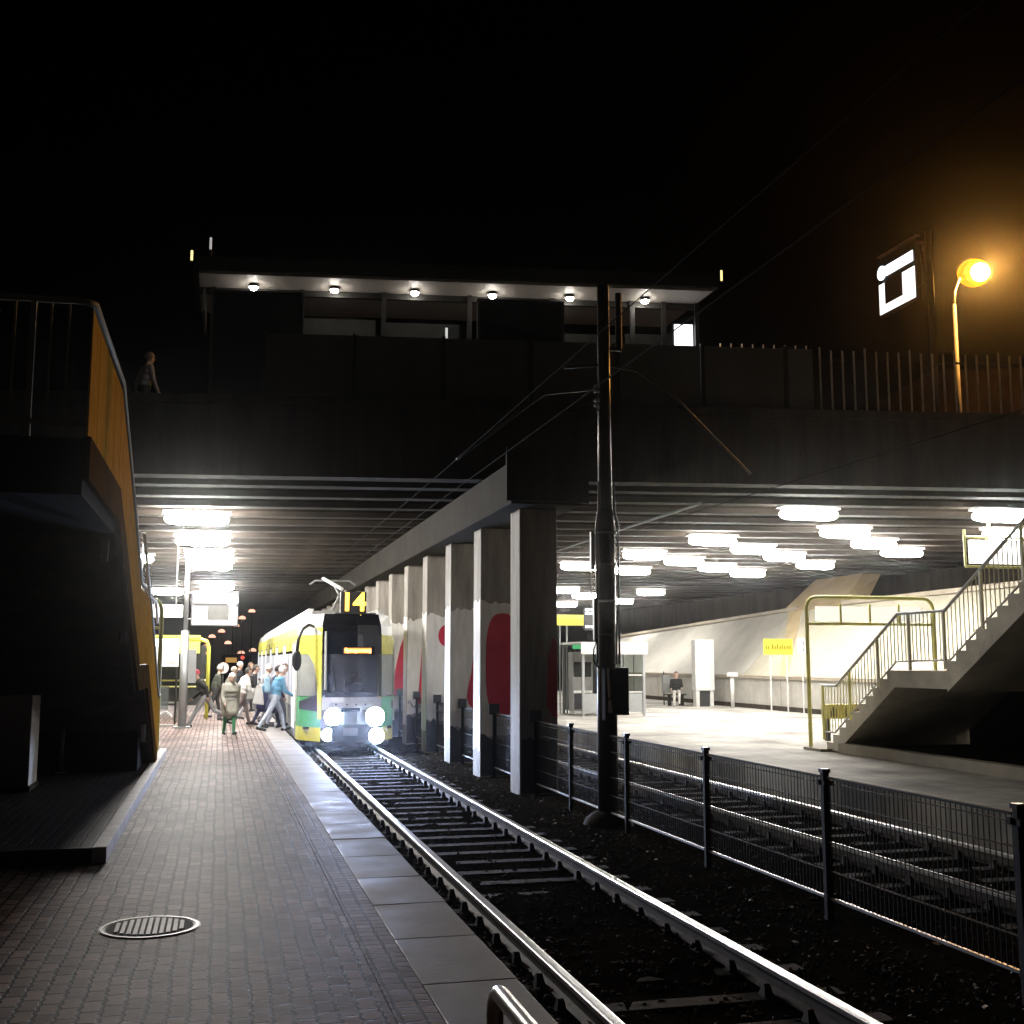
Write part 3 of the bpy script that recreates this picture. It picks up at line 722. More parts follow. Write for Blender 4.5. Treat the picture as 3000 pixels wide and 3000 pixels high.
MB().hexa([(22.35, 42, 3.80), (22.9, 42, 3.80), (22.9, 64, 3.1), (22.35, 64, 3.1), (22.35, 42, 3.93), (22.9, 42, 3.93), (22.9, 64, 3.24), (22.35, 64, 3.24)]).build('top_kerb', M['cap'], t)
t = thing('paved_bank', 'pale near stretch of paved slope behind the yellow portal and right stair', 'slope', (21, 32, 1.2))
MB().add([(20.0, 22.0, 1.2), (20.0, 41.95, 1.2), (22.5, 41.95, 3.84), (22.5, 22.0, 4.05), (22.8, 22, .2), (22.8, 41.95, .2)], [(0, 1, 2, 3), (3, 2, 5, 4), (0, 3, 4), (1, 5, 2), (0, 4, 5, 1)]).build('slope_face', M['bank2'], t)
MB().hexa([(22.35, 22, 4.0), (22.9, 22, 4.0), (22.9, 38.4, 3.85), (22.35, 38.4, 3.85), (22.35, 22, 4.15), (22.9, 22, 4.15), (22.9, 38.4, 4.0), (22.35, 38.4, 4.0)]).build('top_kerb', M['cap'], t)
t = thing('slope_buttress', 'tan concrete buttress climbing from the paved slope up to the bridge soffit', 'buttress', (23, 41, 3.8))
MB().hexa([(22.40, 43.2, 3.78), (22.40, 38.6, 3.82), (23.2, 38.6, 3.4), (23.2, 43.2, 3.4), (24.3, 43.7, 5.19), (24.4, 40.2, 5.19), (25.2, 40.2, 5.19), (25.1, 43.7, 5.19)]).build('sloped_face', M['ywall'], t)
MB().hexa([(20.02, 38.9, 1.235), (20.02, 38.3, 1.235), (20.1, 38.3, 1.2), (20.1, 38.9, 1.2), (22.42, 42.6, 3.82), (22.42, 41.6, 3.82), (22.5, 41.6, 3.8), (22.5, 42.6, 3.8)]).build('slope_seam', M['ywall'], t)
# ------------------------------------------------------------------ fence along the columns
fn = thing('wire_fence', 'dark welded wire fence on posts between the two tram tracks', 'fence', (5.3, 12, -.47))
FXX = 5.30
FB, FT = -.27, .74
def panel_mesh(y0, y1):
    mb = MB(); mb.cur = 0
    y = y0 + .03
    while y < y1 - .02:
        mb.box(FXX - .0032, FXX + .0032, y - .0035, y + .0035, FB, FT + .01); y += .0625
    mb.cur = 0
    for z in (FT - .03, FT - .20, .20, -.05):
        mb.box(FXX + .0045, FXX + .0115, y0, y1, z - .004, z + .004); mb.box(FXX - .0115, FXX - .0045, y0, y1, z - .004, z + .004)
    mb.cur = 1
    mb.box(FXX - .014, FXX + .014, y0 + .02, y1 - .02, FB - .024, FB - .001)
    mb.cur = 0
    mb.box(FXX - .013, FXX + .013, y0 + .02, y1 - .02, FT + .0105, FT + .032)
    return mb
posts = [17.24, 14.71, 12.12, 9.5, 6.9, 4.3, 1.7]
pr = [19.3] + posts
for a, c_ in zip(pr, pr[1:]):
    panel_mesh(c_ + .04, a - (.04 if a != 19.3 else .09)).build('mesh_panel', [M['fence'], M['galv']], fn)
for y in posts:
    p = MB().box(FXX - .03, FXX + .03, y - .03, y + .03, -.52, .80).build('post', M['fence'], fn, bevel=.005)
    MB().box(FXX - .038, FXX + .038, y - .038, y + .038, .801, .835).build('cap', M['blackplastic'], p)
    for ya, yb, za, zb in ((y - .07, y - .031, .69, .735), (y + .031, y + .07, .69, .735), (y - .06, y - .031, -.28, -.245)):
        MB().box(FXX - .045, FXX + .045, ya, yb, za, zb).build('clamp', M['fence'], p)
for i in range(8):
    y0, y1 = colY[i] + .66, colY[i + 1]
    panel_mesh(y0 + .05, y1 - .09).build('mesh_panel', [M['fence'], M['galv']], fn)
for i in range(8):
    y = colY[i]
    p = MB().box(FXX - .03, FXX + .03, y - .085, y - .025, -.5, .76).build('end_post', M['fence'], fn)
    MB().box(FXX - .10, FXX + .10, y - .024, y - .0125, .74, .95).build('bracket_plate', M['grey_paint'], p)

# ------------------------------------------------------------------ catenary mast
ms = thing('catenary_mast', 'tall dark steel mast with cable pipes and a black box, in the fence line', 'mast', (5.3, 15.5, -.47))
mx_, my_ = 5.32, 15.55
MB().tube((mx_, my_, -.5), (mx_, my_, 3.75), .145, 18, .135).build('shaft', M['mast'], ms, smooth=True)
MB().tube((mx_, my_, 3.751), (mx_, my_, 7.3), .105, 18, .085).build('upper_shaft', M['mast'], ms, smooth=True)
MB().tube((mx_, my_, 3.66), (mx_, my_, 3.95), .150, 18, .108).build('collar', M['mast'], ms, smooth=True)
mb = MB(); mb.ball((mx_, my_, -.52), .36, 1, 1, .75, 16, 8, half=True); mb.build('footing', M['dkconc'], ms, smooth=True)
for s in (-1, 1):
    X = mx_ + s * .165
    MB().path([(mx_ + s * .115, my_ - .06, 4.35), (mx_ + s * .12, my_ - .06, 3.95), (X, my_ - .08, 3.72), (X, my_ - .08, 3.1), (X, my_ - .08, 1.75)], .016, 8).build('cable_pipe', M['galv'] if s > 0 else M['barsteel'], ms, smooth=True)
MB().path([(mx_ + .06, my_ - .15, 2.35), (mx_ + .06, my_ - .15, 1.75)], .014, 8).build('cable_pipe', M['galv'], ms)
MB().path([(mx_ + .10, my_ - .15, 2.30), (mx_ + .10, my_ - .15, 1.75)], .014, 8).build('cable_pipe', M['galv'], ms)
MB().box(mx_ - .25, mx_ - .19, my_ - .1, my_ - .04, 3.08, 3.62).build('white_cover', M['white'], ms)
MB().box(mx_ - .215, mx_ - .165, my_ - .1, my_ - .04, 2.08, 2.68).build('grey_cover', M['steelgrey'], ms)
MB().path([(mx_ - .17, my_ - .1, 2.1), (mx_ - .23, my_ - .12, 1.95), (mx_ - .24, my_ - .12, 1.8), (mx_ - .15, my_ - .14, 1.68)], .012, 6).build('slack_cable', M['black'], ms)
bxo = MB().box(mx_ + .0, mx_ + .20, my_ - .36, my_ - .15, 1.05, 1.70).build('switch_box', M['blackplastic'], ms, bevel=.008)
MB().box(mx_ + .04, mx_ + .11, my_ - .364, my_ - .3605, 1.36, 1.47).build('door_label', M['darkmetal'], bxo)
MB().box(mx_ - .13, mx_ - .01, my_ - .30, my_ - .15, .98, 1.70).build('switch_box', M['black'], ms, bevel=.006)
MB().path([(mx_ - .085, my_ - .305, 1.69), (mx_ - .08, my_ - .305, 1.5), (mx_ - .07, my_ - .305, 1.28)], .02, 8).build('white_conduit', M['white'], ms)
MB().tube((mx_ - .066, my_ - .305, 1.25), (mx_ - .06, my_ - .305, 1.08), .024, 8, .036).build('white_conduit', M['white'], ms)
for z in (3.15, 2.62, 2.15, 3.6):
    mb = MB(); mb.tube((mx_, my_, z), (mx_, my_, z + .03), .158, 18); mb.build('clamp_band', M['galv'], ms)
mb = MB()
for z in (5.45, 5.53, 5.66, 5.74): mb.tube((mx_ - .13, my_ - .06, z), (mx_ - .13, my_ - .06, z + .035), .045, 10)
mb.build('insulator', M['pale'], ms)
MB().tube((mx_ - .13, my_ - .06, 5.38), (mx_ - .13, my_ - .06, 5.86), .014, 6).build('insulator_rod', M['darkmetal'], ms)
MB().path([(mx_ - .6, my_, 6.02), (mx_, my_, 6.1), (mx_ + .5, my_, 6.05), (mx_ + 1.1, my_ + .1, 5.75), (mx_ + 2.4, my_ + .2, 4.6)], .022, 8).build('bracket_arm', M['mast'], ms, smooth=True)
MB().path([(mx_, my_, 5.75), (mx_ - .9, my_ + .05, 5.62), (3.15, my_ + .1, 4.62)], .02, 8).build('bracket_arm', M['mast'], ms, smooth=True)
MB().tube((mx_ + .24, my_, 6.35), (mx_ + .24, my_, 7.2), .05, 10).build('insulator', M['darkmetal'], ms)
MB().box(mx_, mx_ + .28, my_ - .02, my_ + .02, 6.32, 6.37).build('bracket_arm', M['mast'], ms)
for z, xx, nm, rr in ((4.16, 3.10, 'contact wire hanging low over the near tram track', .0055), (4.62, 3.13, 'upper carrier wire strung above the tram contact wire', .005), (4.3, 7.75, 'contact wire hanging over the second tram track', .007)):
    mb = MB(); P = []
    for k in range(60):
        y = -8 + k * 1.55; P.append((xx, y, z + (.03 * math.sin(y * .25) if z > 4.4 else 0)))
    mb.path(P, rr, 6); w = mb.build('overhead_wire', M['black'])
    tag(w, nm, 'overhead wire')

# ------------------------------------------------------------------ tram
tr = thing('tram', 'green and yellow tram number 14 with headlights on, at the platform', 'tram', (3.07, 44, RAILZ))
plan = [(1.87, 60), (1.87, 29.35), (1.93, 28.85), (2.38, 28.10), (2.92, 27.92), (3.23, 27.92), (3.84, 28.10), (4.22, 28.85), (4.28, 29.35), (4.28, 60)]
zs = [-.13, .20, .62, .92, 1.95, 2.42, 2.66, 2.93]
def inset(p, z):
    x, y = p
    k = 0
    if z > 2.66: k = .26
    elif z > 2.42: k = .06
    lean = max(0, z - .9) * .10
    cxx = 3.075
    nx_ = cxx + (x - cxx) * (1 - k * .35)
    ny_ = y + (lean + k * .3 if y < 29 else (lean * .4 if y < 29.4 else 0))
    return (nx_, ny_, z)
mb = MB(); n = len(plan)
for z in zs:
    for p in plan: mb.v.append(inset(p, z))
MATS = [M['tramwhite'], M['tramyellow'], M['tramgreen'], M['blackglass'], M['tramgrey'], M['tramdark']]
for j in range(len(zs) - 1):
    for i in range(n - 1):
        z = zs[j]
        front = 2 <= i <= 6
        face_front = 3 <= i <= 5
        cheek = i in (1, 2, 6, 7)
        if face_front and z in (.92,): continue                # windscreen opening
        if cheek and z in (.92,) : continue                     # cab side window opening
        if i in (0, 8):
            m = {-.13: 4, .20: 4, .62: 0, .92: 4, 1.95: 1, 2.42: 1, 2.66: 0}[z]
        elif face_front:
            m = {-.13: 5, .20: 4, .62: 0, 1.95: 3, 2.42: 3, 2.66: 3}[z]
        else:
            m = {-.13: 1, .20: 2, .62: 2, 1.95: 1, 2.42: 0, 2.66: 0}[z]
        a = j * n + i
        mb.f.append([a, a + 1, a + n + 1, a + n]); mb.m.append(m)
top_ = (len(zs) - 1) * n
mb.f.append([top_ + i for i in range(n)]); mb.m.append(0)
body = mb.build('body', MATS, tr)
# back wall of body and cab partition
bx('end_wall', M['tramdark'], tr, 1.88, 4.27, 60.0, 60.05, -.1, 2.6)
bx('cab_partition', M['tramgrey'], tr, 1.95, 4.2, 30.6, 30.66, .2, 2.6)
bx('cab_floor', M['tramdark'], tr, 2.0, 4.15, 28.5, 30.59, .15, .2)
bx('dashboard', M['tramdark'], tr, 2.5, 3.65, 28.35, 28.85, .75, 1.02)
bx('underframe', M['tramdark'], tr, 2.05, 4.1, 28.7, 59.5, -.27, -.131)
# windscreen and cab side windows
mb = MB()
W = [inset(plan[i], .94) for i in (3, 4, 5, 6)] + [inset(plan[i], 1.94) for i in (3, 4, 5, 6)]
mb.add(W, [(0, 1, 5, 4), (1, 2, 6, 5), (2, 3, 7, 6)]); mb.build('windscreen', M['windscreen'], tr)
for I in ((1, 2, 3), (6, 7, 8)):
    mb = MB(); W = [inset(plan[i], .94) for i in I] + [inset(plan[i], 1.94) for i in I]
    mb.add(W, [(0, 1, 4, 3), (1, 2, 5, 4)]); mb.build('cab_window', M['cabmirror_grey'], tr)
# yellow corner pillars and pillar trims
for s in (1, -1):
    def fx(x): return 3.075 + s * (x - 3.075)
    def ck(t_, z, o_=.008):
        a_ = inset((1.93, 28.85), z); c_ = inset((2.38, 28.10), z)
        x_ = a_[0] + (c_[0] - a_[0]) * t_ - .837 * o_; y_ = a_[1] + (c_[1] - a_[1]) * t_ - .547 * o_
        return (fx(x_), y_, z)
    mb = MB(); L_ = [(.86, .40), (.83, .93), (.78, 1.35), (.68, 1.7), (.42, 1.93), (.0, 2.05), (-.1, 2.3), (.1, 2.6)]
    for (t0, z0), (t1, z1) in zip(L_, L_[1:]):
        mb.hexa([ck(t0, z0, -.03), ck(1.02, z0, -.03), ck(1.02, z0), ck(t0, z0), ck(t1, z1, -.03), ck(1.02, z1, -.03), ck(1.02, z1), ck(t1, z1)])
    mb.build('corner_pillar', M['tramyellow'], tr)
    mb = MB(); mb.hexa([ck(-.02, .62, -.02), ck(.84, .58, -.02), ck(.84, .58), ck(-.02, .62), ck(-.02, .84, -.02), ck(.84, .98, -.02), ck(.84, .98), ck(-.02, .80)])
    mb.build('sill_band', M['tramdark'], tr)
    mb = MB(); mb.path([(fx(1.865), 29.3, .3), (fx(1.865), 29.32, 2.3)], .04, 6); mb.build('door_pillar', M['tramwhite'], tr)
    # white edge light strip beside the windscreen
    mb = MB(); mb.path([(fx(2.47), 28.0 + .1 * max(0, z - .9), z) for z in (1.1, 1.5, 2.0, 2.5)], .03, 6)
    if s > 0: mb.build('pillar_trim', M['tramwhite'], tr)
# front details
bx('front_trim', M['tramwhite'], tr, 2.56, 3.60, 27.895, 27.915, .70, .80)
gb = MB()
for x in (2.72, 2.98, 3.2, 3.42): gb.tube((x, 27.89, .75), (x, 27.896, .75), .022, 10)
gb.build('trim_stud', M['tramdark'], tr)
bx('number_plate', M['blackglass'], tr, 2.85, 3.30, 27.893, 27.915, .58, .67)
bx('bumper', M['tramdark'], tr, 2.62, 3.52, 27.86, 27.915, -.10, .28)
for (x, z, r, y) in ((2.66, .46, .20, 27.97), (3.66, .46, .22, 27.97), (2.54, .04, .14, 28.05), (3.71, .0, .18, 28.05)):
    h = MB().tube((x, y + .03, z), (x, y - .06, z), r + .02, 18).build('headlight', M['tramgrey'], tr)
    MB().tube((x, y - .061, z), (x, y - .075, z), r, 18).build('lens', M['headlamp'], h)
for x, tx in ((2.62, 1.9), (3.60, 3.6)):
    o = lamp('headlight_beam', 'SPOT', (x, 27.78, .45), 2200, (.50, .61, 1.0), tr, .08, (R(79), 0, R(180) + (R(-5) if x < 3 else R(5))), R(46), 1.0)
bx('destination_display', M['orangedim'], tr, 2.90, 3.56, 28.005, 28.015, 1.97, 2.10)
db = MB()
x = 2.93
while x < 3.52:
    w = random.uniform(.02, .045); db.box(x, x + w, 27.996, 28.0045, 1.975 if random.random() < .3 else 2.0, 2.06 if random.random() < .7 else 2.10); x += w + .018
db.build('display_glyphs', M['orangeled'], tr)
bx('display_rim', M['blackglass'], tr, 2.82, 3.64, 28.0155, 28.03, 1.94, 2.13)
# roof number box
nb_ = MB().box(2.84, 3.47, 28.42, 28.62, 2.96, 3.48).build('route_number_box', M['tramdark'], tr)
textmesh('route_number', '14', .62, M['amber'], nb_, (3.15, 28.41, 3.21), .006, bold=.016)
bx('number_plinth', M['tramdark'], tr, 2.7, 3.7, 28.3, 28.8, 2.935, 2.958)
rb = MB(); rb.box(2.98, 3.08, 28.22, 28.23, 2.86, 2.91); rb.box(3.15, 3.32, 28.22, 28.23, 2.86, 2.91); rb.build('marker_lights', M['amber'], tr)
# roof fairings
for s in (-1, 1):
    X = 3.075 + s * .98
    MB().hexa([(X - .06, 29.3, 2.86), (X + .06, 29.3, 2.86), (X + .06, 59.5, 2.86), (X - .06, 59.5, 2.86), (X - .06 - s * .12, 29.5, 3.10), (X + .06 - s * .12, 29.5, 3.10), (X + .06 - s * .12, 59.5, 3.10), (X - .06 - s * .12, 59.5, 3.10)]).build('roof_fairing', M['tramwhite'], tr)
for y in (33, 38, 44, 50): bx('roof_unit', M['tramgrey'], tr, 2.5, 3.65, y, y + 2.6, 2.94, 3.20)
# windows and doors on the sides
for s in (-1, 1):
    X = 3.075 + s * 1.207
    a, c_ = (X - .012, X - .001) if s < 0 else (X + .001, X + .012)
    y = 29.6; k = 0
    while y < 59:
        if k % 3 == 0:
            d = MB().box(a, c_, y, y + 1.35, -.05, 2.28).build('door', M['tramgrey'], tr)
            MB().box(a - .006 if s < 0 else c_ + .0005, a - .0005 if s < 0 else c_ + .006, y + .08, y + .62, .1, 2.2).build('door_glass', M['tramdoor'], d)
            MB().box(a - .006 if s < 0 else c_ + .0005, a - .0005 if s < 0 else c_ + .006, y + .72, y + 1.27, .1, 2.2).build('door_glass', M['tramdoor'], d)
            y += 1.5
        else:
            w_ = MB().box(a, c_, y, y + 1.52, .88, 2.05).build('side_window', M['blackglass'], tr)
            for q in (.06, .80): MB().box(a - .006 if s < 0 else c_ + .0005, a - .0005 if s < 0 else c_ + .006, y + q, y + q + .64, .95, 1.98).build('lit_pane', M['tramwin'], w_)
            y += 1.62
        k += 1
for y in (32.2, 36.9, 41.6, 46.3, 51.0, 55.7):
    for X in (1.866, 4.277): bx('panel_seam', M['tramdark'], tr, X - .003, X + .003, y, y + .05, -.1, 2.4)
for y in (36.6, 46.0, 55.4): bx('gangway_bellows', M['tramdark'], tr, 1.861, 4.287, y, y + .28, -.12, 2.42)
bx('coupler_cover', M['tramgrey'], tr, 2.9, 3.25, 27.84, 27.859, .02, .2)
# mirror: black arm and housing
for s in (-1,):
    X = 3.075 + s * 1.02
    mb = MB(); mb.path([(X + s * -.14, 28.5, 2.62), (X - s * .02, 28.35, 2.66), (X + s * .14, 28.2, 2.55), (X + s * .24, 28.1, 2.30), (X + s * .27, 28.05, 2.02)], .04, 8)
    a = mb.build('mirror_arm', M['blackplastic'], tr, smooth=True)
    mb = MB(); mb.ball((X + s * .27, 28.05, 1.80), .12, .95, .5, 2.1, 12, 10); mb.build('mirror_housing', M['blackplastic'], a, smooth=True)
# wiper
MB().path([(3.0, 27.93, .96), (2.7, 27.97, 1.05), (2.62, 28.07, 1.75)], .012, 6).build('wiper', M['tramdark'], tr)
# pantograph
pt = MB().box(2.6, 3.6, 33.2, 34.8, 2.96, 3.05).build('pantograph', M['tramdark'], tr)
pb_ = MB(); pb_.path([(3.1, 34.4, 3.05), (3.1, 31.4, 3.55)], .045, 8); pb_.path([(3.1, 31.4, 3.55), (3.1, 33.6, 4.08)], .03, 8); pb_.build('lower_arm', M['tramgrey'], pt)
pb_ = MB(); pb_.path([(2.45, 33.6, 3.98), (2.62, 33.6, 4.10), (3.6, 33.6, 4.10), (3.78, 33.6, 3.98)], .03, 8); pb_.build('collector_head', M['tramgrey'], pt)
pb_ = MB(); pb_.path([(2.62, 31.0, 3.98), (2.98, 29.6, 3.62)], .045, 8); pb_.build('lit_strut', M['white'], pt)
pb_ = MB(); pb_.path([(3.02, 29.6, 3.3), (3.06, 29.5, 3.58)], .025, 8); pb_.build('strut', M['white'], pt)

# ------------------------------------------------------------------ things on the left platform
t = thing('platform_shelter', 'yellow tube shelter with glass walls on the left platform', 'shelter', (-1.8, 38, 0))
r = .2
pts = [(-.36, 37.4, .001), (-.36, 37.4, 2.45 - r), (-.36 - r + r * math.cos(.8), 37.4, 2.45 - r + r * math.sin(.8)), (-.36 - r, 37.4, 2.45), (-3.4, 37.4, 2.45)]
MB().path(pts, .055, 10).build('front_tube', M['yellow'], t, smooth=True)
MB().path([(p[0], 39.3, p[2]) for p in pts], .055, 10).build('rear_tube', M['yellow'], t, smooth=True)
MB().box(-3.4, -.62, 37.3, 39.4, 2.51, 2.58).build('roof', M['yellow'], t)
MB().box(-3.4, -.62, 37.30, 37.345, 2.02, 2.38).build('fascia', M['yellow'], t)
MB().box(-3.35, -.45, 39.25, 39.28, .35, 2.3).build('back_glass', M['smoked'], t)
for z in (.95, 1.15): MB().tube((-3.35, 39.2, z), (-.42, 39.2, z), .03, 8).build('rear_rail', M['lemon'], t)
MB().box(-3.3, -1.0, 38.75, 39.15, .42, .47).build('bench_seat', M['steelgrey'], t)
for x in (-3.0, -1.3): MB().box(x - .04, x + .04, 38.85, 39.05, .001, .419).build('bench_leg', M['steelgrey'], t)
MB().box(-2.6, -1.5, 37.31, 37.35, .30, 1.0).build('side_glass', M['glass'], t)
t = thing('timetable_case', 'white timetable case with green heading on a post in front of the left shelter', 'timetable', (-1.9, 34.6, 0))
MB().box(-2.35, -1.15, 34.6, 34.66, 1.62, 2.42).build('case', M['pale'], t)
MB().box(-2.2, -1.95, 34.585, 34.5995, 1.72, 2.0).build('green_heading', M['greensign'], t)
MB().box(-2.35, -1.15, 34.58, 34.5995, 2.2, 2.42).build('lit_heading', M['posterlight'], t)
MB().box(-1.5, -1.2, 34.57, 34.584, 1.75, 2.12).build('paper', M['white'], t)
pk = MB()
for z in (1.82, 1.90, 2.0): pk.box(-1.46, -1.25, 34.566, 34.5695, z, z + .012)
pk.build('print_lines', M['ink'], t)
for x in (-2.3, -1.2): MB().tube((x, 34.64, .001), (x, 34.64, 1.619), .03, 8).build('leg', M['darkmetal'], t)
t = thing('lit_shop_sign', 'bright white light box high above the left platform shelter', 'light box', (-2.25, 35, 3.1))
MB().box(-2.55, -1.1, 35.0, 35.1, 3.05, 3.42).build('lit_face', M['signlight'], t, bevel=.03)
for x in (-2.3, -1.3): MB().tube((x, 35.05, 3.42), (x, 35.05, 5.2), .02, 8).build('hanger', M['steelgrey'], t)
t = thing('round_sign', 'round pale sign with a dark vertical bar standing among the crowd', 'sign', (.12, 43, 0))
MB().tube((.12, 43, .001), (.12, 43, 1.7), .03, 8).build('pole', M['darkmetal'], t)
MB().tube((.12, 42.94, 1.53), (.12, 42.97, 1.53), .20, 28).build('disc', mat('sign_pinkish_grey', (.42, .34, .31), .5), t)
MB().box(.09, .15, 42.925, 42.9395, 1.43, 1.62).build('bar', M['ink'], t)
t = thing('bin_hoop', 'small white bent hoop on the floor beside the left pole', 'hoop', (-1.5, 33.6, 0))
MB().path([(-1.62, 33.6, .0), (-1.6, 33.6, .22), (-1.5, 33.6, .36), (-1.38, 33.6, .38), (-1.28, 33.6, .3), (-1.25, 33.6, .2)], .025, 8).build('hoop_tube', M['white'], t, smooth=True)
MB().box(-1.68, -1.2, 33.5, 33.7, .001, .03).build('base', M['steelgrey'], t)
# manhole cover
t = thing('manhole_cover', 'round ribbed iron manhole cover set in the paving', 'manhole', (-.405, 8.44, 0))
MB().tube((-.405, 8.44, .0005), (-.405, 8.44, .003), .335, 48).build('rim', mat('iron_rim', (.05, .045, .043), .55, .3, bump=.2), t)
MB().tube((-.405, 8.44, .0031), (-.405, 8.44, .0045), .285, 48).build('lid', mat('iron_lid', (.012, .010, .010), .8, .0, spec=.1), t)
rb_ = MB(); 
for k in range(-6, 7):
    xx = k * .042; hl = math.sqrt(max(0, .25 ** 2 - xx ** 2))
    if hl > .04: rb_.box(-.405 + xx - .013, -.405 + xx + .013, 8.44 - hl, 8.44 + hl, .0046, .012)
rb_.build('ribs', mat('iron_rib', (.20, .16, .145), .6, .2), t)
rb_ = MB(); 
for k in range(48):
    a0, a1 = 2 * math.pi * k / 48, 2 * math.pi * (k + 1) / 48
    q = lambda a, r, z: (-.405 + r * math.cos(a), 8.44 + r * math.sin(a), z)
    rb_.hexa([q(a0, .300, .0031), q(a0, .325, .0031), q(a1, .325, .0031), q(a1, .300, .0031), q(a0, .300, .008), q(a0, .325, .008), q(a1, .325, .008), q(a1, .300, .008)])
rb_.build('ring', mat('iron_ring', (.17, .14, .12), .5, .4), t)
# tube hoop rail close to the camera
t = thing('tube_barrier', 'bent steel tube barrier cut off by the bottom edge of the frame', 'barrier', (.69, 2.0, 0))
pts = [(.69, 2.9, .001), (.69, 2.9, .93)] + [(.69, 2.9 - .06 + .06 * math.cos(a), .93 + .06 * math.sin(a)) for a in (.4, .8, 1.2, 1.57)] + [(.69, 1.0, .99), (.69, .9, .95), (.69, .86, .85), (.69, .86, .001)]
MB().path(pts, .0215, 14).build('tube', mat('tube_steel', (.5, .47, .44), .3, .9), t, smooth=True)

# ------------------------------------------------------------------ things on the right platform
t = thing('platform_shelter', 'grey glass shelter on the right platform behind the mast', 'shelter', (12.6, 37, 0))
for x in (11.5, 12.5, 13.6):
    for y in (36.0, 38.2): MB().box(x - .04, x + .04, y - .04, y + .04, .001, 2.32).build('post', M['steelgrey'], t)
MB().box(11.4, 13.7, 35.9, 38.3, 2.321, 2.40).build('roof', M['pale'], t, bevel=.02)
MB().box(11.4, 13.7, 35.88, 35.899, 2.0, 2.40).build('fascia', M['pale'], t)
for x0, x1 in ((11.55, 12.45), (12.55, 13.55)):
    MB().box(x0, x1, 38.16, 38.19, .12, 2.25).build('glass_pane', M['smoked'], t)
    MB().box(x0, x1, 36.0, 36.03, .12, .72).build('glass_pane', M['steelgrey'], t)
MB().box(13.57, 13.6, 36.1, 38.1, .12, 2.25).build('glass_pane', M['glass'], t)
for z in (.75, 1.3): MB().box(12.55, 13.55, 35.985, 36.02, z, z + .04).build('crossbar', M['pale'], t)
for x in (12.9, 13.25): MB().box(x - .012, x + .012, 35.99, 36.01, .79, 2.0).build('mullion', M['darkmetal'], t)
t = thing('ticket_machine', 'dark grey glazed cabinet beside the right shelter, left of the mast', 'cabinet', (11.7, 38.3, 0))
MB().box(11.45, 12.15, 37.0, 37.5, .12, 2.08).build('cabinet_body', M['tramgrey'], t, bevel=.01)
MB().box(11.5, 12.1, 36.985, 36.999, 1.25, 1.75).build('glass_front', M['smoked'], t)
MB().box(11.5, 12.1, 36.985, 36.999, .18, .70).build('lower_panel', M['tramdark'], t)
MB().box(11.48, 12.12, 36.96, 36.9845, .72, .80).build('shelf', M['pale'], t)
MB().box(11.5, 12.1, 36.97, 37.5, .02, .119).build('base', M['pale'], t)
t = thing('green_sign', 'small green exit style sign on the cabinet left of the mast', 'sign', (11.6, 36.9, 2.1))
MB().box(11.42, 11.72, 36.85, 36.89, 2.18, 2.38).build('plate', M['greensign'], t)
MB().box(11.73, 11.95, 36.85, 36.89, 2.18, 2.28).build('white_plate', M['posterlight'], t)
MB().box(11.5, 11.54, 36.89, 36.95, 2.081, 2.3).build('stem', M['darkmetal'], t)
t = thing('yellow_sign', 'yellow name sign left of the mast, partly hidden by the nearest column', 'sign', (11.7, 38, 0))
sy = MB().box(11.15, 12.35, 37.9, 37.95, 3.0, 3.36).build('plate', M['yellowsign'], t)
sb = MB(); x = 11.3
while x < 12.2: w = random.uniform(.03, .07); sb.box(x, x + w, 37.896, 37.8995, 3.20, 3.25); sb.box(x, x + w * .8, 37.896, 37.8995, 3.09, 3.13); x += w + .03
sb.build('lettering', M['signink'], sy)
for x in (11.3, 11.55): MB().tube((x, 37.97, .001), (x, 37.97, 3.3), .025, 8).build('post', M['steelgrey'], t)
t = thing('led_display', 'white glowing departure display just left of the mast', 'display', (11.95, 36.6, 3.6))
MB().box(11.72, 12.25, 36.5, 36.6, 2.8, 3.55).build('housing', M['tramdark'], t)
gb = MB()
for z in (3.44, 3.32, 2.88): gb.box(11.75, 11.90, 36.488, 36.4995, z, z + .07); gb.box(11.95, 12.22, 36.488, 36.4995, z, z + .07)
gb.build('lit_rows', M['posterlight'], t)
MB().tube((12.0, 36.55, 3.551), (12.0, 36.55, 5.2), .025, 8).build('hanger', M['darkmetal'], t)
t = thing('litter_bin', 'grey box bin on a thin post beside the low wall', 'bin', (17.6, 44.3, 0))
MB().tube((17.6, 44.3, .001), (17.6, 44.3, 1.35), .025, 8).build('post', M['darkmetal'], t)
MB().box(17.5, 17.82, 44.1, 44.29, .5, 1.22).build('container', M['tramgrey'], t, bevel=.01)
t = thing('advert_pillar', 'tall glowing white advert pillar on the right platform', 'advert pillar', (18.5, 42.4, 0))
MB().box(18.15, 18.95, 42.3, 42.7, .62, 2.62).build('pillar_body', M['pale'], t, bevel=.02)
MB().box(18.2, 18.72, 42.28, 42.2995, .78, 2.28).build('lit_face', M['adlight'], t)
for x in (18.18, 18.78): MB().box(x, x + .14, 42.35, 42.65, .001, .619).build('leg', M['pale'], t)
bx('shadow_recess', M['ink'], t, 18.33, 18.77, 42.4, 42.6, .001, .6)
t = thing('bollard_lamp', 'short pale post with a white block head beside the low wall', 'post', (19.1, 41.0, 0))
MB().tube((19.1, 41.0, .001), (19.1, 41.0, 1.18), .075, 12).build('post', M['pale'], t, smooth=True)
MB().box(18.93, 19.27, 40.85, 41.15, 1.181, 1.34).build('head', M['white'], t, bevel=.02)
t = thing('yellow_sign', 'yellow name sign on two posts in front of the paved slope', 'sign', (19.0, 37.2, 0))
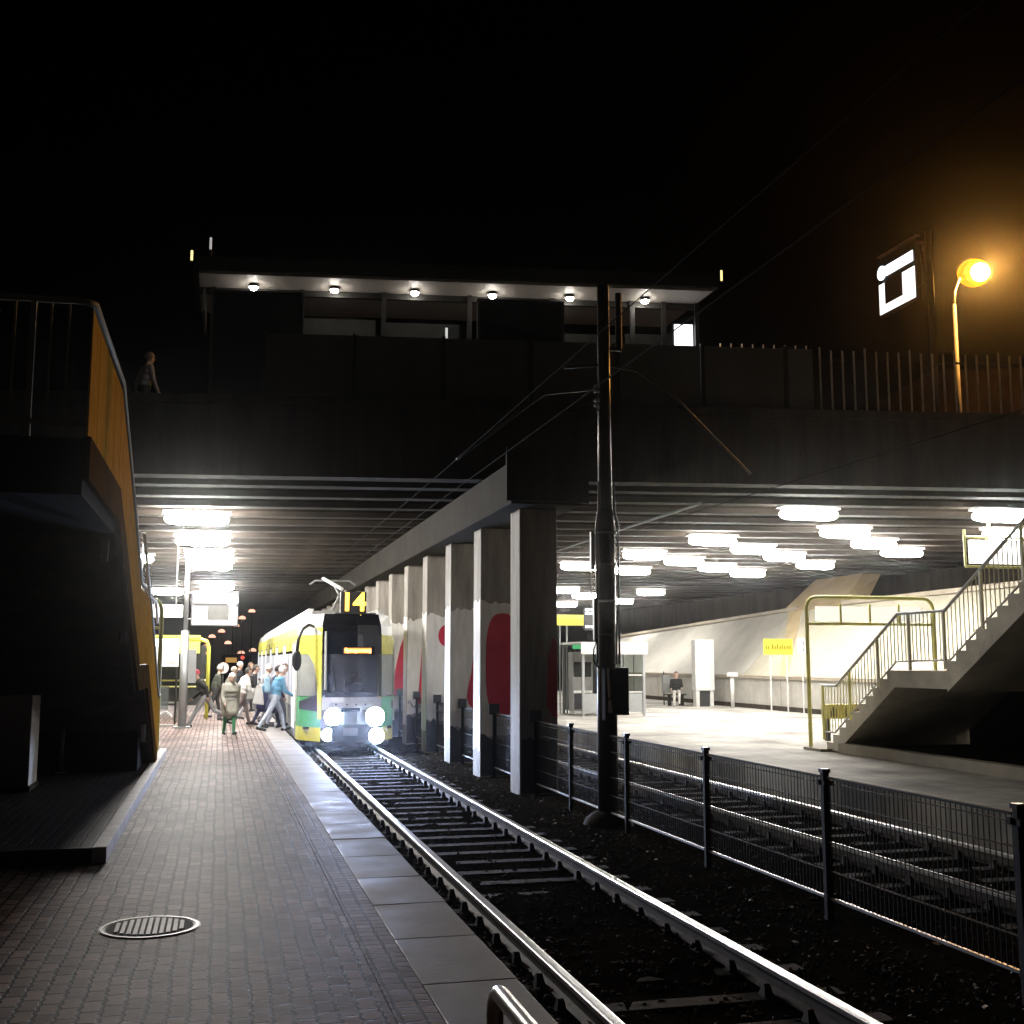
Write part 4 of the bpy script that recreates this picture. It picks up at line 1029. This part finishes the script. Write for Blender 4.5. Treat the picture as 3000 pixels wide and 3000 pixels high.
sy = MB().box(18.52, 19.62, 37.1, 37.15, 2.0, 2.55).build('plate', M['yellowsign'], t)
sb = MB(); x = 18.58
for k, w in enumerate((.07, .06, .02, .0, .09, .07, .08, .03, .07, .06, .07, .03, .07, .07)):
    if w: sb.box(x, x + w * .85, 37.094, 37.0995, 2.19, 2.31 if k not in (4, 6, 9) else 2.37)
    x += (w or .04) + .012
sb.build('lettering', M['signink'], sy)
for x in (18.78, 19.42): MB().tube((x, 37.17, .001), (x, 37.17, 2.4), .028, 8).build('post', M['pale'], t)
t = thing('white_sign', 'small white number sign on a thin post right of the yellow sign', 'sign', (19.45, 36.1, 0))
MB().box(19.22, 19.50, 35.95, 35.98, 2.02, 2.56).build('plate', M['white'], t)
mb = MB(); 
for z in (2.1, 2.16, 2.34, 2.40): mb.box(19.40, 19.45, 35.944, 35.9495, z, z + .045)
mb.build('lettering', M['ink'], t)
MB().tube((19.4, 36.0, .001), (19.4, 36.0, 2.3), .026, 8).build('post', M['pale'], t)
t = thing('bench', 'small dark bench beside the advert pillar', 'bench', (18.0, 43.4, 0))
MB().box(17.35, 18.12, 43.2, 43.6, .42, .47).build('seat', M['darkmetal'], t)
for x in (17.45, 17.98): MB().box(x, x + .05, 43.25, 43.55, .001, .419).build('leg', M['darkmetal'], t)

# ------------------------------------------------------------------ far night lights
far = [(4.23, 8.71), (1.66, 7.77), (2.92, 7.71), (2.06, 6.64), (.09, 5.79), (-1.2, 5.03), (-2.14, 4.42), (-2.03, 3.6), (1.03, 4.13), (6.62, 3.7), (4.54, 3.09), (2.92, 2.71), (-2.0, 2.6)]
names = ['topmost and alone', 'upper left of a close pair', 'upper right of a close pair', 'just below the close pair', 'on the upper left arc', 'second on the upper left arc', 'third on the left arc, above two others',
         'in the left column below the arc', 'largest near the middle', 'rightmost near the tram roof', 'right of the middle, second from the right', 'low in the middle right', 'lowest in the left column']
for (x, z), nm in zip(far, names):
    k = min(1.5, max(.9, 6.2 / (z - 1.8))); Y = 170 * k; X = x * k; Z = 1.8 + (z - 1.8) * k
    t = thing('street_lamp', f'far pinkish street lamp beyond the underpass, {nm}', 'street lamp', (X, Y, -.52), 'far street lamps beyond the underpass')
    MB().tube((X, Y, -.52), (X, Y, Z), .07, 6).build('pole', M['darkmetal'], t)
    mb = MB(); mb.ball((X, Y, Z), .52 * k, 1, 1, .9, 12, 5, half=True); mb.build('lamp_head', M['pink'], t, smooth=True)
t = thing('far_building', 'low far building with a strip of yellow lit windows at the tunnel end', 'building', (2.3, 175, -.52))
bx('wall', M['unlit_dark'], t, .3, 4.5, 175, 180, -.52, 2.6)
bx('window', M['farwin'], t, .8, 2.4, 174.97, 174.995, 1.5, 2.2)
bx('roof', M['darkmetal'], t, .1, 4.7, 174.8, 180.2, 2.601, 2.8)
t = thing('red_light', 'small red signal light low among the far street lamps', 'signal light', (3.1, 168, -.52))
MB().tube((3.1, 168, -.52), (3.1, 168, 2.1), .06, 6).build('post', M['darkmetal'], t)
MB().ball((3.1, 167.9, 2.2), .28).build('lens', emit('red_lens', (1, .12, .08), 1.0), t, smooth=True)

# ------------------------------------------------------------------ people
def capsule(bm_v, bm_f, p, q, r1, r2, n=10, m=4):
    p = Vector(p); q = Vector(q); d = q - p
    if d.length < 1e-5: d = Vector((0, 0, 1e-4)); q = p + d
    d.normalize(); a = d.orthogonal().normalized(); c = d.cross(a); o = len(bm_v)
    rings = []
    for j in range(m + 1): t = -math.pi / 2 + (math.pi / 2) * j / m; rings.append((p + d * (r1 * math.sin(t)), r1 * math.cos(t)))
    for j in range(m + 1): t = (math.pi / 2) * j / m; rings.append((q + d * (r2 * math.sin(t)), r2 * math.cos(t)))
    for ctr, rr in rings:
        for i in range(n):
            th = 2 * math.pi * i / n; bm_v.append(ctr + (a * math.cos(th) + c * math.sin(th)) * max(rr, 1e-4))
    for j in range(len(rings) - 1):
        for i in range(n): bm_f.append((o + j * n + i, o + j * n + (i + 1) % n, o + (j + 1) * n + (i + 1) % n, o + (j + 1) * n + i))
    bm_f.append(tuple(o + i for i in range(n))[::-1]); bm_f.append(tuple(o + (len(rings) - 1) * n + i for i in range(n)))

def person(label, loc, yaw, h=1.72, lean=5, legs=(18, 5, -14, 12), arms=(-20, 25, 20, 30), coat=(.1, .1, .1), trous=(.1, .1, .12), hair=(.06, .04, .03), shoe=(.03, .03, .03),
           long=0.0, bulk=1.0, hat=False, sit=False, headturn=0, skirt=None, group='people boarding the tram', spread=.09, lift=0.0, hipz=None):
    k = h / 1.75
    F_ = Vector((math.sin(yaw), math.cos(yaw), 0)); Rt = Vector((math.cos(yaw), -math.sin(yaw), 0)); U = Vector((0, 0, 1))
    def loc3(f, r, u): return F_ * f + Rt * r + U * u
    caps = []
    def cap(a, b_, r1, r2, tg): caps.append((a, b_, r1 * k, r2 * k, tg))
    thigh, shin = .43 * k, .43 * k
    feet = []
    J = {}
    for sgn, (hip, knee) in ((-1, legs[:2]), (1, legs[2:])):
        H = loc3(0, sgn * spread * k, 0)
        a = R(hip); Kn = H + loc3(math.sin(a) * thigh, sgn * .01, -math.cos(a) * thigh)
        a2 = R(hip - knee); An = Kn + loc3(math.sin(a2) * shin, 0, -math.cos(a2) * shin)
        fa = a2 if not sit else a2
        toe = An + loc3(math.cos(fa * .6) * .17 * k, sgn * .02, math.sin(fa * .6) * .17 * k - .035 * k)
        heel = An + loc3(-.05 * k, 0, -.045 * k)
        J[sgn] = (H, Kn, An, toe, heel); feet += [toe.z - .035 * k, heel.z - .035 * k]
    pel = -min(feet) if hipz is None else hipz
    base = Vector(loc)
    def W(p): return base + p + U * (pel + lift)
    for sgn in (-1, 1):
        H, Kn, An, toe, heel = J[sgn]
        cap(W(H), W(Kn), .095 * bulk, .065, 'leg'); cap(W(Kn), W(An), .065, .045, 'leg')
        cap(W(heel), W(toe), .045, .036, 'shoe'); cap(W(An), W(heel), .045, .042, 'shoe')
    l = R(lean)
    def T(f, r, u): return loc3(f * math.cos(l) + u * math.sin(l), r, u * math.cos(l) - f * math.sin(l))
    cap(W(T(0, -.06 * k, .0)), W(T(0, .06 * k, .0)), .125 * bulk, .125 * bulk, 'leg' if not long else 'coat')
    cap(W(T(0, -.05 * k, .08 * k)), W(T(0, .05 * k, .08 * k)), .125 * bulk, .125 * bulk, 'coat')
    for f, w, u, rr in ((0, .07, .2, .125), (.01, .09, .33, .125), (.0, .10, .43, .105)):
        cap(W(T(f, -w * k, u * k)), W(T(f, w * k, u * k)), rr * bulk, rr * bulk, 'coat')
    cap(W(T(0, 0, .05 * k)), W(T(0, 0, .45 * k)), .12 * bulk, .10 * bulk, 'coat')
    if long:
        for sgn in (-1, 1):
            H, Kn, An, *_ = J[sgn]
            cap(W(H + U * .05), W(H + (Kn - H) * long * .9), .12 * bulk, .125 * bulk, 'coat' if not skirt else 'skirt')
        mid = (J[-1][1] + J[1][1]) * .5
        cap(W(U * .02), W(mid * long * .85), .13 * bulk, .17 * bulk, 'coat' if not skirt else 'skirt')
    sh = {}
    for sgn, (sa, ea) in ((-1, arms[:2]), (1, arms[2:])):
        Sh = T(0, sgn * .185 * k * (.5 + .5 * bulk), .46 * k); a = R(sa)
        El = Sh + T(math.sin(a) * .29 * k, sgn * .05 * k, -math.cos(a) * .29 * k)
        a2 = R(sa + ea); Wr = El + T(math.sin(a2) * .25 * k, -sgn * .01, -math.cos(a2) * .25 * k)
        cap(W(Sh), W(El), .066 * bulk, .052 * bulk, 'coat'); cap(W(El), W(Wr), .052 * bulk, .040 * bulk, 'coat')
        dv = (Wr - El).normalized(); side = Rt
        Pm = Wr + dv * .07 * k; cap(W(Wr), W(Pm), .030, .036, 'skin')
        for q, ln_ in ((-.03, .07), (-.01, .085), (.012, .08), (.032, .062)):
            b0 = Pm + F_ * q * .9 * k; b1 = b0 + dv * ln_ * .55 * k; b2 = b1 + (dv * .7 - side * sgn * .6).normalized() * ln_ * .5 * k
            cap(W(b0), W(b1), .012, .011, 'skin'); cap(W(b1), W(b2), .011, .009, 'skin')
        cap(W(Wr + dv * .02), W(Wr + dv * .05 + F_ * .055 * k), .014, .011, 'skin')
        sh[sgn] = W(Pm + dv * .05)
    nk0, nk1 = T(.0, 0, .48 * k), T(.025 * k, 0, .60 * k)
    cap(W(nk0), W(nk1), .062, .055, 'skin')
    hd = R(headturn); hf = F_ * math.cos(hd) + Rt * math.sin(hd); hr = Rt * math.cos(hd) - F_ * math.sin(hd)
    hc = T(.035 * k, 0, .70 * k)
    cap(W(hc - U * .02 * k), W(hc + U * .035 * k), .088, .098, 'skin')
    cap(W(hc - U * .075 * k + hf * .03 * k), W(hc - U * .02 * k + hf * .02 * k), .055, .078, 'skin')
    cap(W(hc + hf * .09 * k + U * .01 * k), W(hc + hf * .112 * k - U * .022 * k), .013, .018, 'skin')
    for sgn in (-1, 1): cap(W(hc + hr * sgn * .092 * k + U * .015 * k), W(hc + hr * sgn * .095 * k - U * .025 * k), .02, .014, 'skin')
    vv, ff = [], []
    for a, b_, r1, r2, tg in caps: capsule(vv, ff, a - base, b_ - base, r1, r2)
    me = bpy.data.meshes.new('tmp'); me.from_pydata([tuple(v_) for v_ in vv], [], ff)
    tmp = bpy.data.objects.new('tmp', me); COL.objects.link(tmp)
    rm = tmp.modifiers.new('r', 'REMESH'); rm.mode = 'VOXEL'; rm.voxel_size = .0145; rm.use_smooth_shade = True
    sm = tmp.modifiers.new('s', 'SMOOTH'); sm.factor = .5; sm.iterations = 2
    bpy.context.view_layer.update()
    m2 = bpy.data.meshes.new_from_object(tmp.evaluated_get(bpy.context.evaluated_depsgraph_get()))
    bpy.data.objects.remove(tmp)
    tags = ['coat', 'leg', 'shoe', 'skin', 'skirt']
    m2.materials.clear()
    for tg, c in zip(tags, (coat, trous, shoe, None, skirt or coat)):
        m2.materials.append(M['skin'] if c is None else mat('cloth_' + tg, c, .85, var=.22, scale=9, bump=.3, bscale=35))
    CC = [(a - base, (b_ - base) - (a - base), max(((b_ - a)).length_squared, 1e-9), (r1 + r2) / 2, tags.index(tg)) for a, b_, r1, r2, tg in caps]
    for pl in m2.polygons:
        c = pl.center; best = 9e9; bi = 0
        for a, d, dd, rr, ti in CC:
            t_ = min(1, max(0, (c - a).dot(d) / dd)); ds = (c - a - d * t_).length - rr
            if ds < best: best = ds; bi = ti
        pl.material_index = bi; pl.use_smooth = True
    o = bpy.data.objects.new('person', m2); COL.objects.link(o); o.location = base; ORG[o.name] = base
    tag(o, label, 'person', group)
    hw = W(hc)
    mb = MB(); ax = hf
    # hair or cap: shell over the skull, leaving the face free
    n_, m_ = 16, 8; vs = []; fs = []
    for j in range(m_ + 1):
        ph = R(90) - R(118 if not hat else 96) * j / m_
        for i in range(n_):
            th = 2 * math.pi * i / n_; fr = math.cos(th)
            low = ph if fr < .35 else max(ph, R(18) if not hat else R(6))
            rr = .116 * k if hat else .108 * k
            vs.append(hw + U * (.02 * k) + ax * (rr * math.cos(low) * math.cos(th) - .008) + hr * (rr * .93 * math.cos(low) * math.sin(th)) + U * (rr * 1.08 * math.sin(low)))
    for j in range(m_):
        for i in range(n_): fs.append((j * n_ + i, (j + 1) * n_ + i, (j + 1) * n_ + (i + 1) % n_, j * n_ + (i + 1) % n_))
    mb.add(vs, fs)
    if hat == 'pom': mb.ball(hw + U * .16 * k, .05 * k)
    mb.build('hat' if hat else 'hair', mat('hair_or_hat', hair, .8, bump=.3), o, smooth=True)
    mb = MB()
    for sgn in (-1, 1): mb.ball(hw + hf * .088 * k + hr * sgn * .034 * k + U * .016 * k, .011 * k, n=8, m=5)
    mb.build('eyes', M['ink'], o)
    return o, sh

RIGHT, LEFT, BACK, FRONT = R(90), R(-90), 0, R(180)
person('person in black jacket, grey trousers and pinkish red cap, striding by the left pole', (-.33, 32.7, 0), R(-75), 1.72, 24, (34, 8, -30, 38), (-35, 50, 30, 45), (.02, .02, .018), (.28, .28, .29), (.45, .06, .09), hat=True)
o_, hs = person('person in long pale grey coat, white hat and green trousers, nearest the camera', (.27, 29.2, 0), R(165), 1.50, 12, (10, 4, -8, 8), (-12, 15, 14, 40), (.33, .32, .27), (.05, .20, .10), (.7, .68, .62), long=.8, bulk=1.15, hat=True)
person('person in puffy white jacket with dark hair, behind the grey coat', (.62, 33.6, 0), R(75), 1.66, 14, (24, 10, -22, 20), (-18, 20, 25, 35), (.62, .60, .57), (.22, .17, .16), (.03, .025, .02), bulk=1.25)
person('person in dark olive clothes with a pale hood, left of the round sign', (-.12, 38.3, 0), R(80), 1.66, 10, (16, 6, -14, 10), (-15, 20, 15, 30), (.05, .055, .04), (.03, .03, .03), (.34, .35, .34), hat=True)
person('person with a white hood looking sideways at the back of the crowd', (.66, 42.6, 0), R(120), 1.74, 2, (8, 2, -6, 4), (-6, 12, 8, 12), (.03, .03, .035), (.05, .05, .05), (.7, .7, .7), hat=True)
person('person in black with brown hair and a pale scarf at the back of the crowd', (1.0, 42.0, 0), R(100), 1.72, 4, (10, 4, -8, 8), (-8, 14, 12, 20), (.018, .018, .02), (.02, .02, .022), (.10, .06, .04))
person('person in black coat beside a dark bag in the middle of the crowd', (.95, 36.6, 0), R(85), 1.70, 10, (20, 8, -18, 16), (-12, 20, 20, 30), (.02, .02, .022), (.30, .30, .32), (.03, .025, .02), long=.4)
person('person in a khaki jacket half hidden behind the white jacket', (.28, 36.0, 0), R(70), 1.64, 12, (15, 6, -15, 12), (-15, 25, 18, 30), (.16, .15, .11), (.06, .05, .05), (.35, .31, .25))
o_, hs2 = person('person in grey top, long purple blue skirt and white cap near the tram', (1.22, 33.2, 0), R(80), 1.70, 8, (14, 6, -14, 14), (-10, 20, 18, 40), (.30, .29, .33), (.05, .05, .12), (.75, .75, .78), long=1.05, skirt=(.055, .055, .15), hat=True, bulk=1.1)
person('person with brown hair and pale jacket bending at the tram door behind the purple skirt', (1.50, 34.4, 0), R(88), 1.70, 14, (18, 8, -16, 12), (10, 30, 20, 40), (.55, .55, .58), (.2, .2, .24), (.16, .10, .06))
person('person in a long navy coat right behind the blue jacket', (1.42, 31.8, 0), R(80), 1.68, 8, (16, 6, -16, 14), (-10, 20, 16, 24), (.012, .016, .05), (.012, .014, .04), (.025, .02, .02), long=.95, bulk=1.05)
o_, hs3 = person('person in a bright blue jacket and pale jeans stepping to the tram door', (1.40, 30.4, 0), R(72), 1.74, 14, (28, 14, -26, 10), (-10, 30, 25, 50), (.09, .24, .38), (.42, .46, .55), (.75, .75, .78))
person('person in a white jacket beside the tram door pillar', (1.60, 32.6, 0), R(90), 1.74, 10, (22, 20, -16, 8), (15, 40, 25, 50), (.66, .67, .72), (.35, .38, .46), (.12, .08, .05))
# belongings
bg = thing('shopping_bag', 'white plastic bag hanging from the hand of the person in the purple skirt', 'bag', (1.05, 32.75, .6))
MB().hexa([(.90, 32.66, .62), (1.22, 32.66, .58), (1.22, 32.86, .58), (.90, 32.86, .62), (1.0, 32.72, 1.12), (1.16, 32.72, 1.14), (1.16, 32.80, 1.14), (1.0, 32.80, 1.12)]).build('bag_body', M['white'], bg, bevel=.03)
MB().path([(1.03, 32.76, 1.12), (1.06, 32.76, 1.24), (1.12, 32.76, 1.24), (1.14, 32.76, 1.13)], .012, 6).build('handle', M['white'], bg)
bg = thing('shoulder_bag', 'dark shoulder bag at the side of the person in the black coat', 'bag', (.9, 36.35, .6))
MB().box(.68, 1.12, 36.28, 36.44, .62, .95).build('bag_body', M['tramgrey'], bg, bevel=.04)
MB().path([(.72, 36.36, .95), (.84, 36.42, 1.32), (.98, 36.42, 1.32), (1.08, 36.36, .95)], .014, 6).build('strap', M['darkmetal'], bg)
bp_ = thing('backpack', 'light blue backpack on the back of the person in the blue jacket', 'backpack', (1.18, 30.33, 1.1))
MB().box(1.12, 1.27, 30.18, 30.48, .98, 1.38).build('bag_body', mat('pale_blue_cloth', (.30, .48, .62), .8), bp_, bevel=.05)
MB().box(1.075, 1.1195, 30.22, 30.44, 1.0, 1.18).build('pocket', mat('blue_cloth', (.10, .25, .42), .8), bp_, bevel=.02)
person('driver in a white shirt sitting behind the tram windscreen', (3.32, 29.35, 0), FRONT, 1.74, 4, (88, 80, 88, 80), (35, 50, 35, 50), (.62, .62, .66), (.03, .03, .05), (.04, .03, .03), sit=True, group=None, hipz=.72)
person('person in a grey hooded jacket walking on the bridge left of the canopy', (-1.72, 24.6, 6.56), R(60), 1.68, 6, (16, 6, -14, 10), (-14, 20, 14, 20), (.30, .27, .26), (.02, .02, .02), (.35, .31, .30), hat=True, group=None)
person('person in a black top and pale trousers sitting by the glowing advert pillar', (17.75, 43.35, 0), R(200), 1.68, 4, (82, 78, 70, 62), (25, 60, 20, 60), (.015, .015, .015), (.5, .48, .44), (.03, .02, .02), sit=True, group=None, hipz=.57)
t = thing('driver_seat', 'dark seat of the tram driver behind the windscreen', 'seat', (3.3, 29.5, .2))
bx('seat', M['tramdark'], t, 3.08, 3.56, 29.2, 29.7, .52, .60); bx('backrest', M['tramdark'], t, 3.1, 3.54, 29.62, 29.72, .601, 1.35); bx('pedestal', M['tramdark'], t, 3.25, 3.4, 29.4, 29.55, .201, .519)

# ------------------------------------------------------------------ haze volume added for a lens-like glow
HAZE = 0.00036
if HAZE:
    hm = bpy.data.materials.new('glow_haze'); hm.use_nodes = True; nt = hm.node_tree
    nt.nodes.remove(nt.nodes['Principled BSDF'])
    pv = nt.nodes.new('ShaderNodeVolumePrincipled'); pv.inputs['Color'].default_value = (.9, .9, .9, 1); pv.inputs['Density'].default_value = HAZE; pv.inputs['Anisotropy'].default_value = .97
    nt.links.new(pv.outputs[0], nt.nodes['Material Output'].inputs['Volume'])
    hz = MB().box(-610, 910, -70, 910, -1.6, 26).build('haze', hm); hz['kind'] = 'stuff'
    tag(hz, 'thin haze volume added for a soft glow around the lamps', 'haze')
# ------------------------------------------------------------------ weak added fill, stands in for unseen lamps behind the camera
sl = bpy.data.lights.new('fill_sun', 'SUN'); sl.energy = .014; sl.angle = R(40); sl.color = (1, .88, .76)
so = bpy.data.objects.new('fill_sun', sl); COL.objects.link(so); so.rotation_euler = (R(52), 0, R(-30))
# ------------------------------------------------------------------ camera, sky
cam = bpy.data.cameras.new('camera'); co = bpy.data.objects.new('camera', cam); COL.objects.link(co)
co.location = (0, 0, 1.8); co.rotation_euler = (R(90 + 7.386), 0, R(-14.197))
cam.sensor_width = 36; cam.lens = 36 / (2 * math.tan(R(48.19 / 2))); cam.clip_end = 2000; cam.clip_start = .05
S.camera = co
w = bpy.data.worlds.new('World'); S.world = w; w.use_nodes = True
nt = w.node_tree; bg = nt.nodes['Background']
sky = nt.nodes.new('ShaderNodeTexSky'); sky.sky_type = 'NISHITA'; sky.sun_disc = False
sky.sun_elevation = R(-7); sky.sun_rotation = R(70); sky.altitude = 100
nt.links.new(sky.outputs[0], bg.inputs[0]); bg.inputs[1].default_value = .05
S.view_settings.view_transform = 'Standard'; S.view_settings.look = 'None'; S.view_settings.exposure = -.12; S.view_settings.gamma = 1
S.cycles.use_denoising = True
S.cycles.max_bounces = 6; S.cycles.diffuse_bounces = 3; S.cycles.glossy_bounces = 3; S.cycles.transparent_max_bounces = 12
S.cycles.sample_clamp_indirect = 4.0
S.cycles.use_light_tree = True; S.cycles.volume_bounces = 0

for _o in S.objects:
    if not _o.parent and _o.get('label') and not 4 <= len(_o['label'].replace(',', '').split()) <= 16: print('LABEL', _o.name, len(_o['label'].split()), _o['label'])
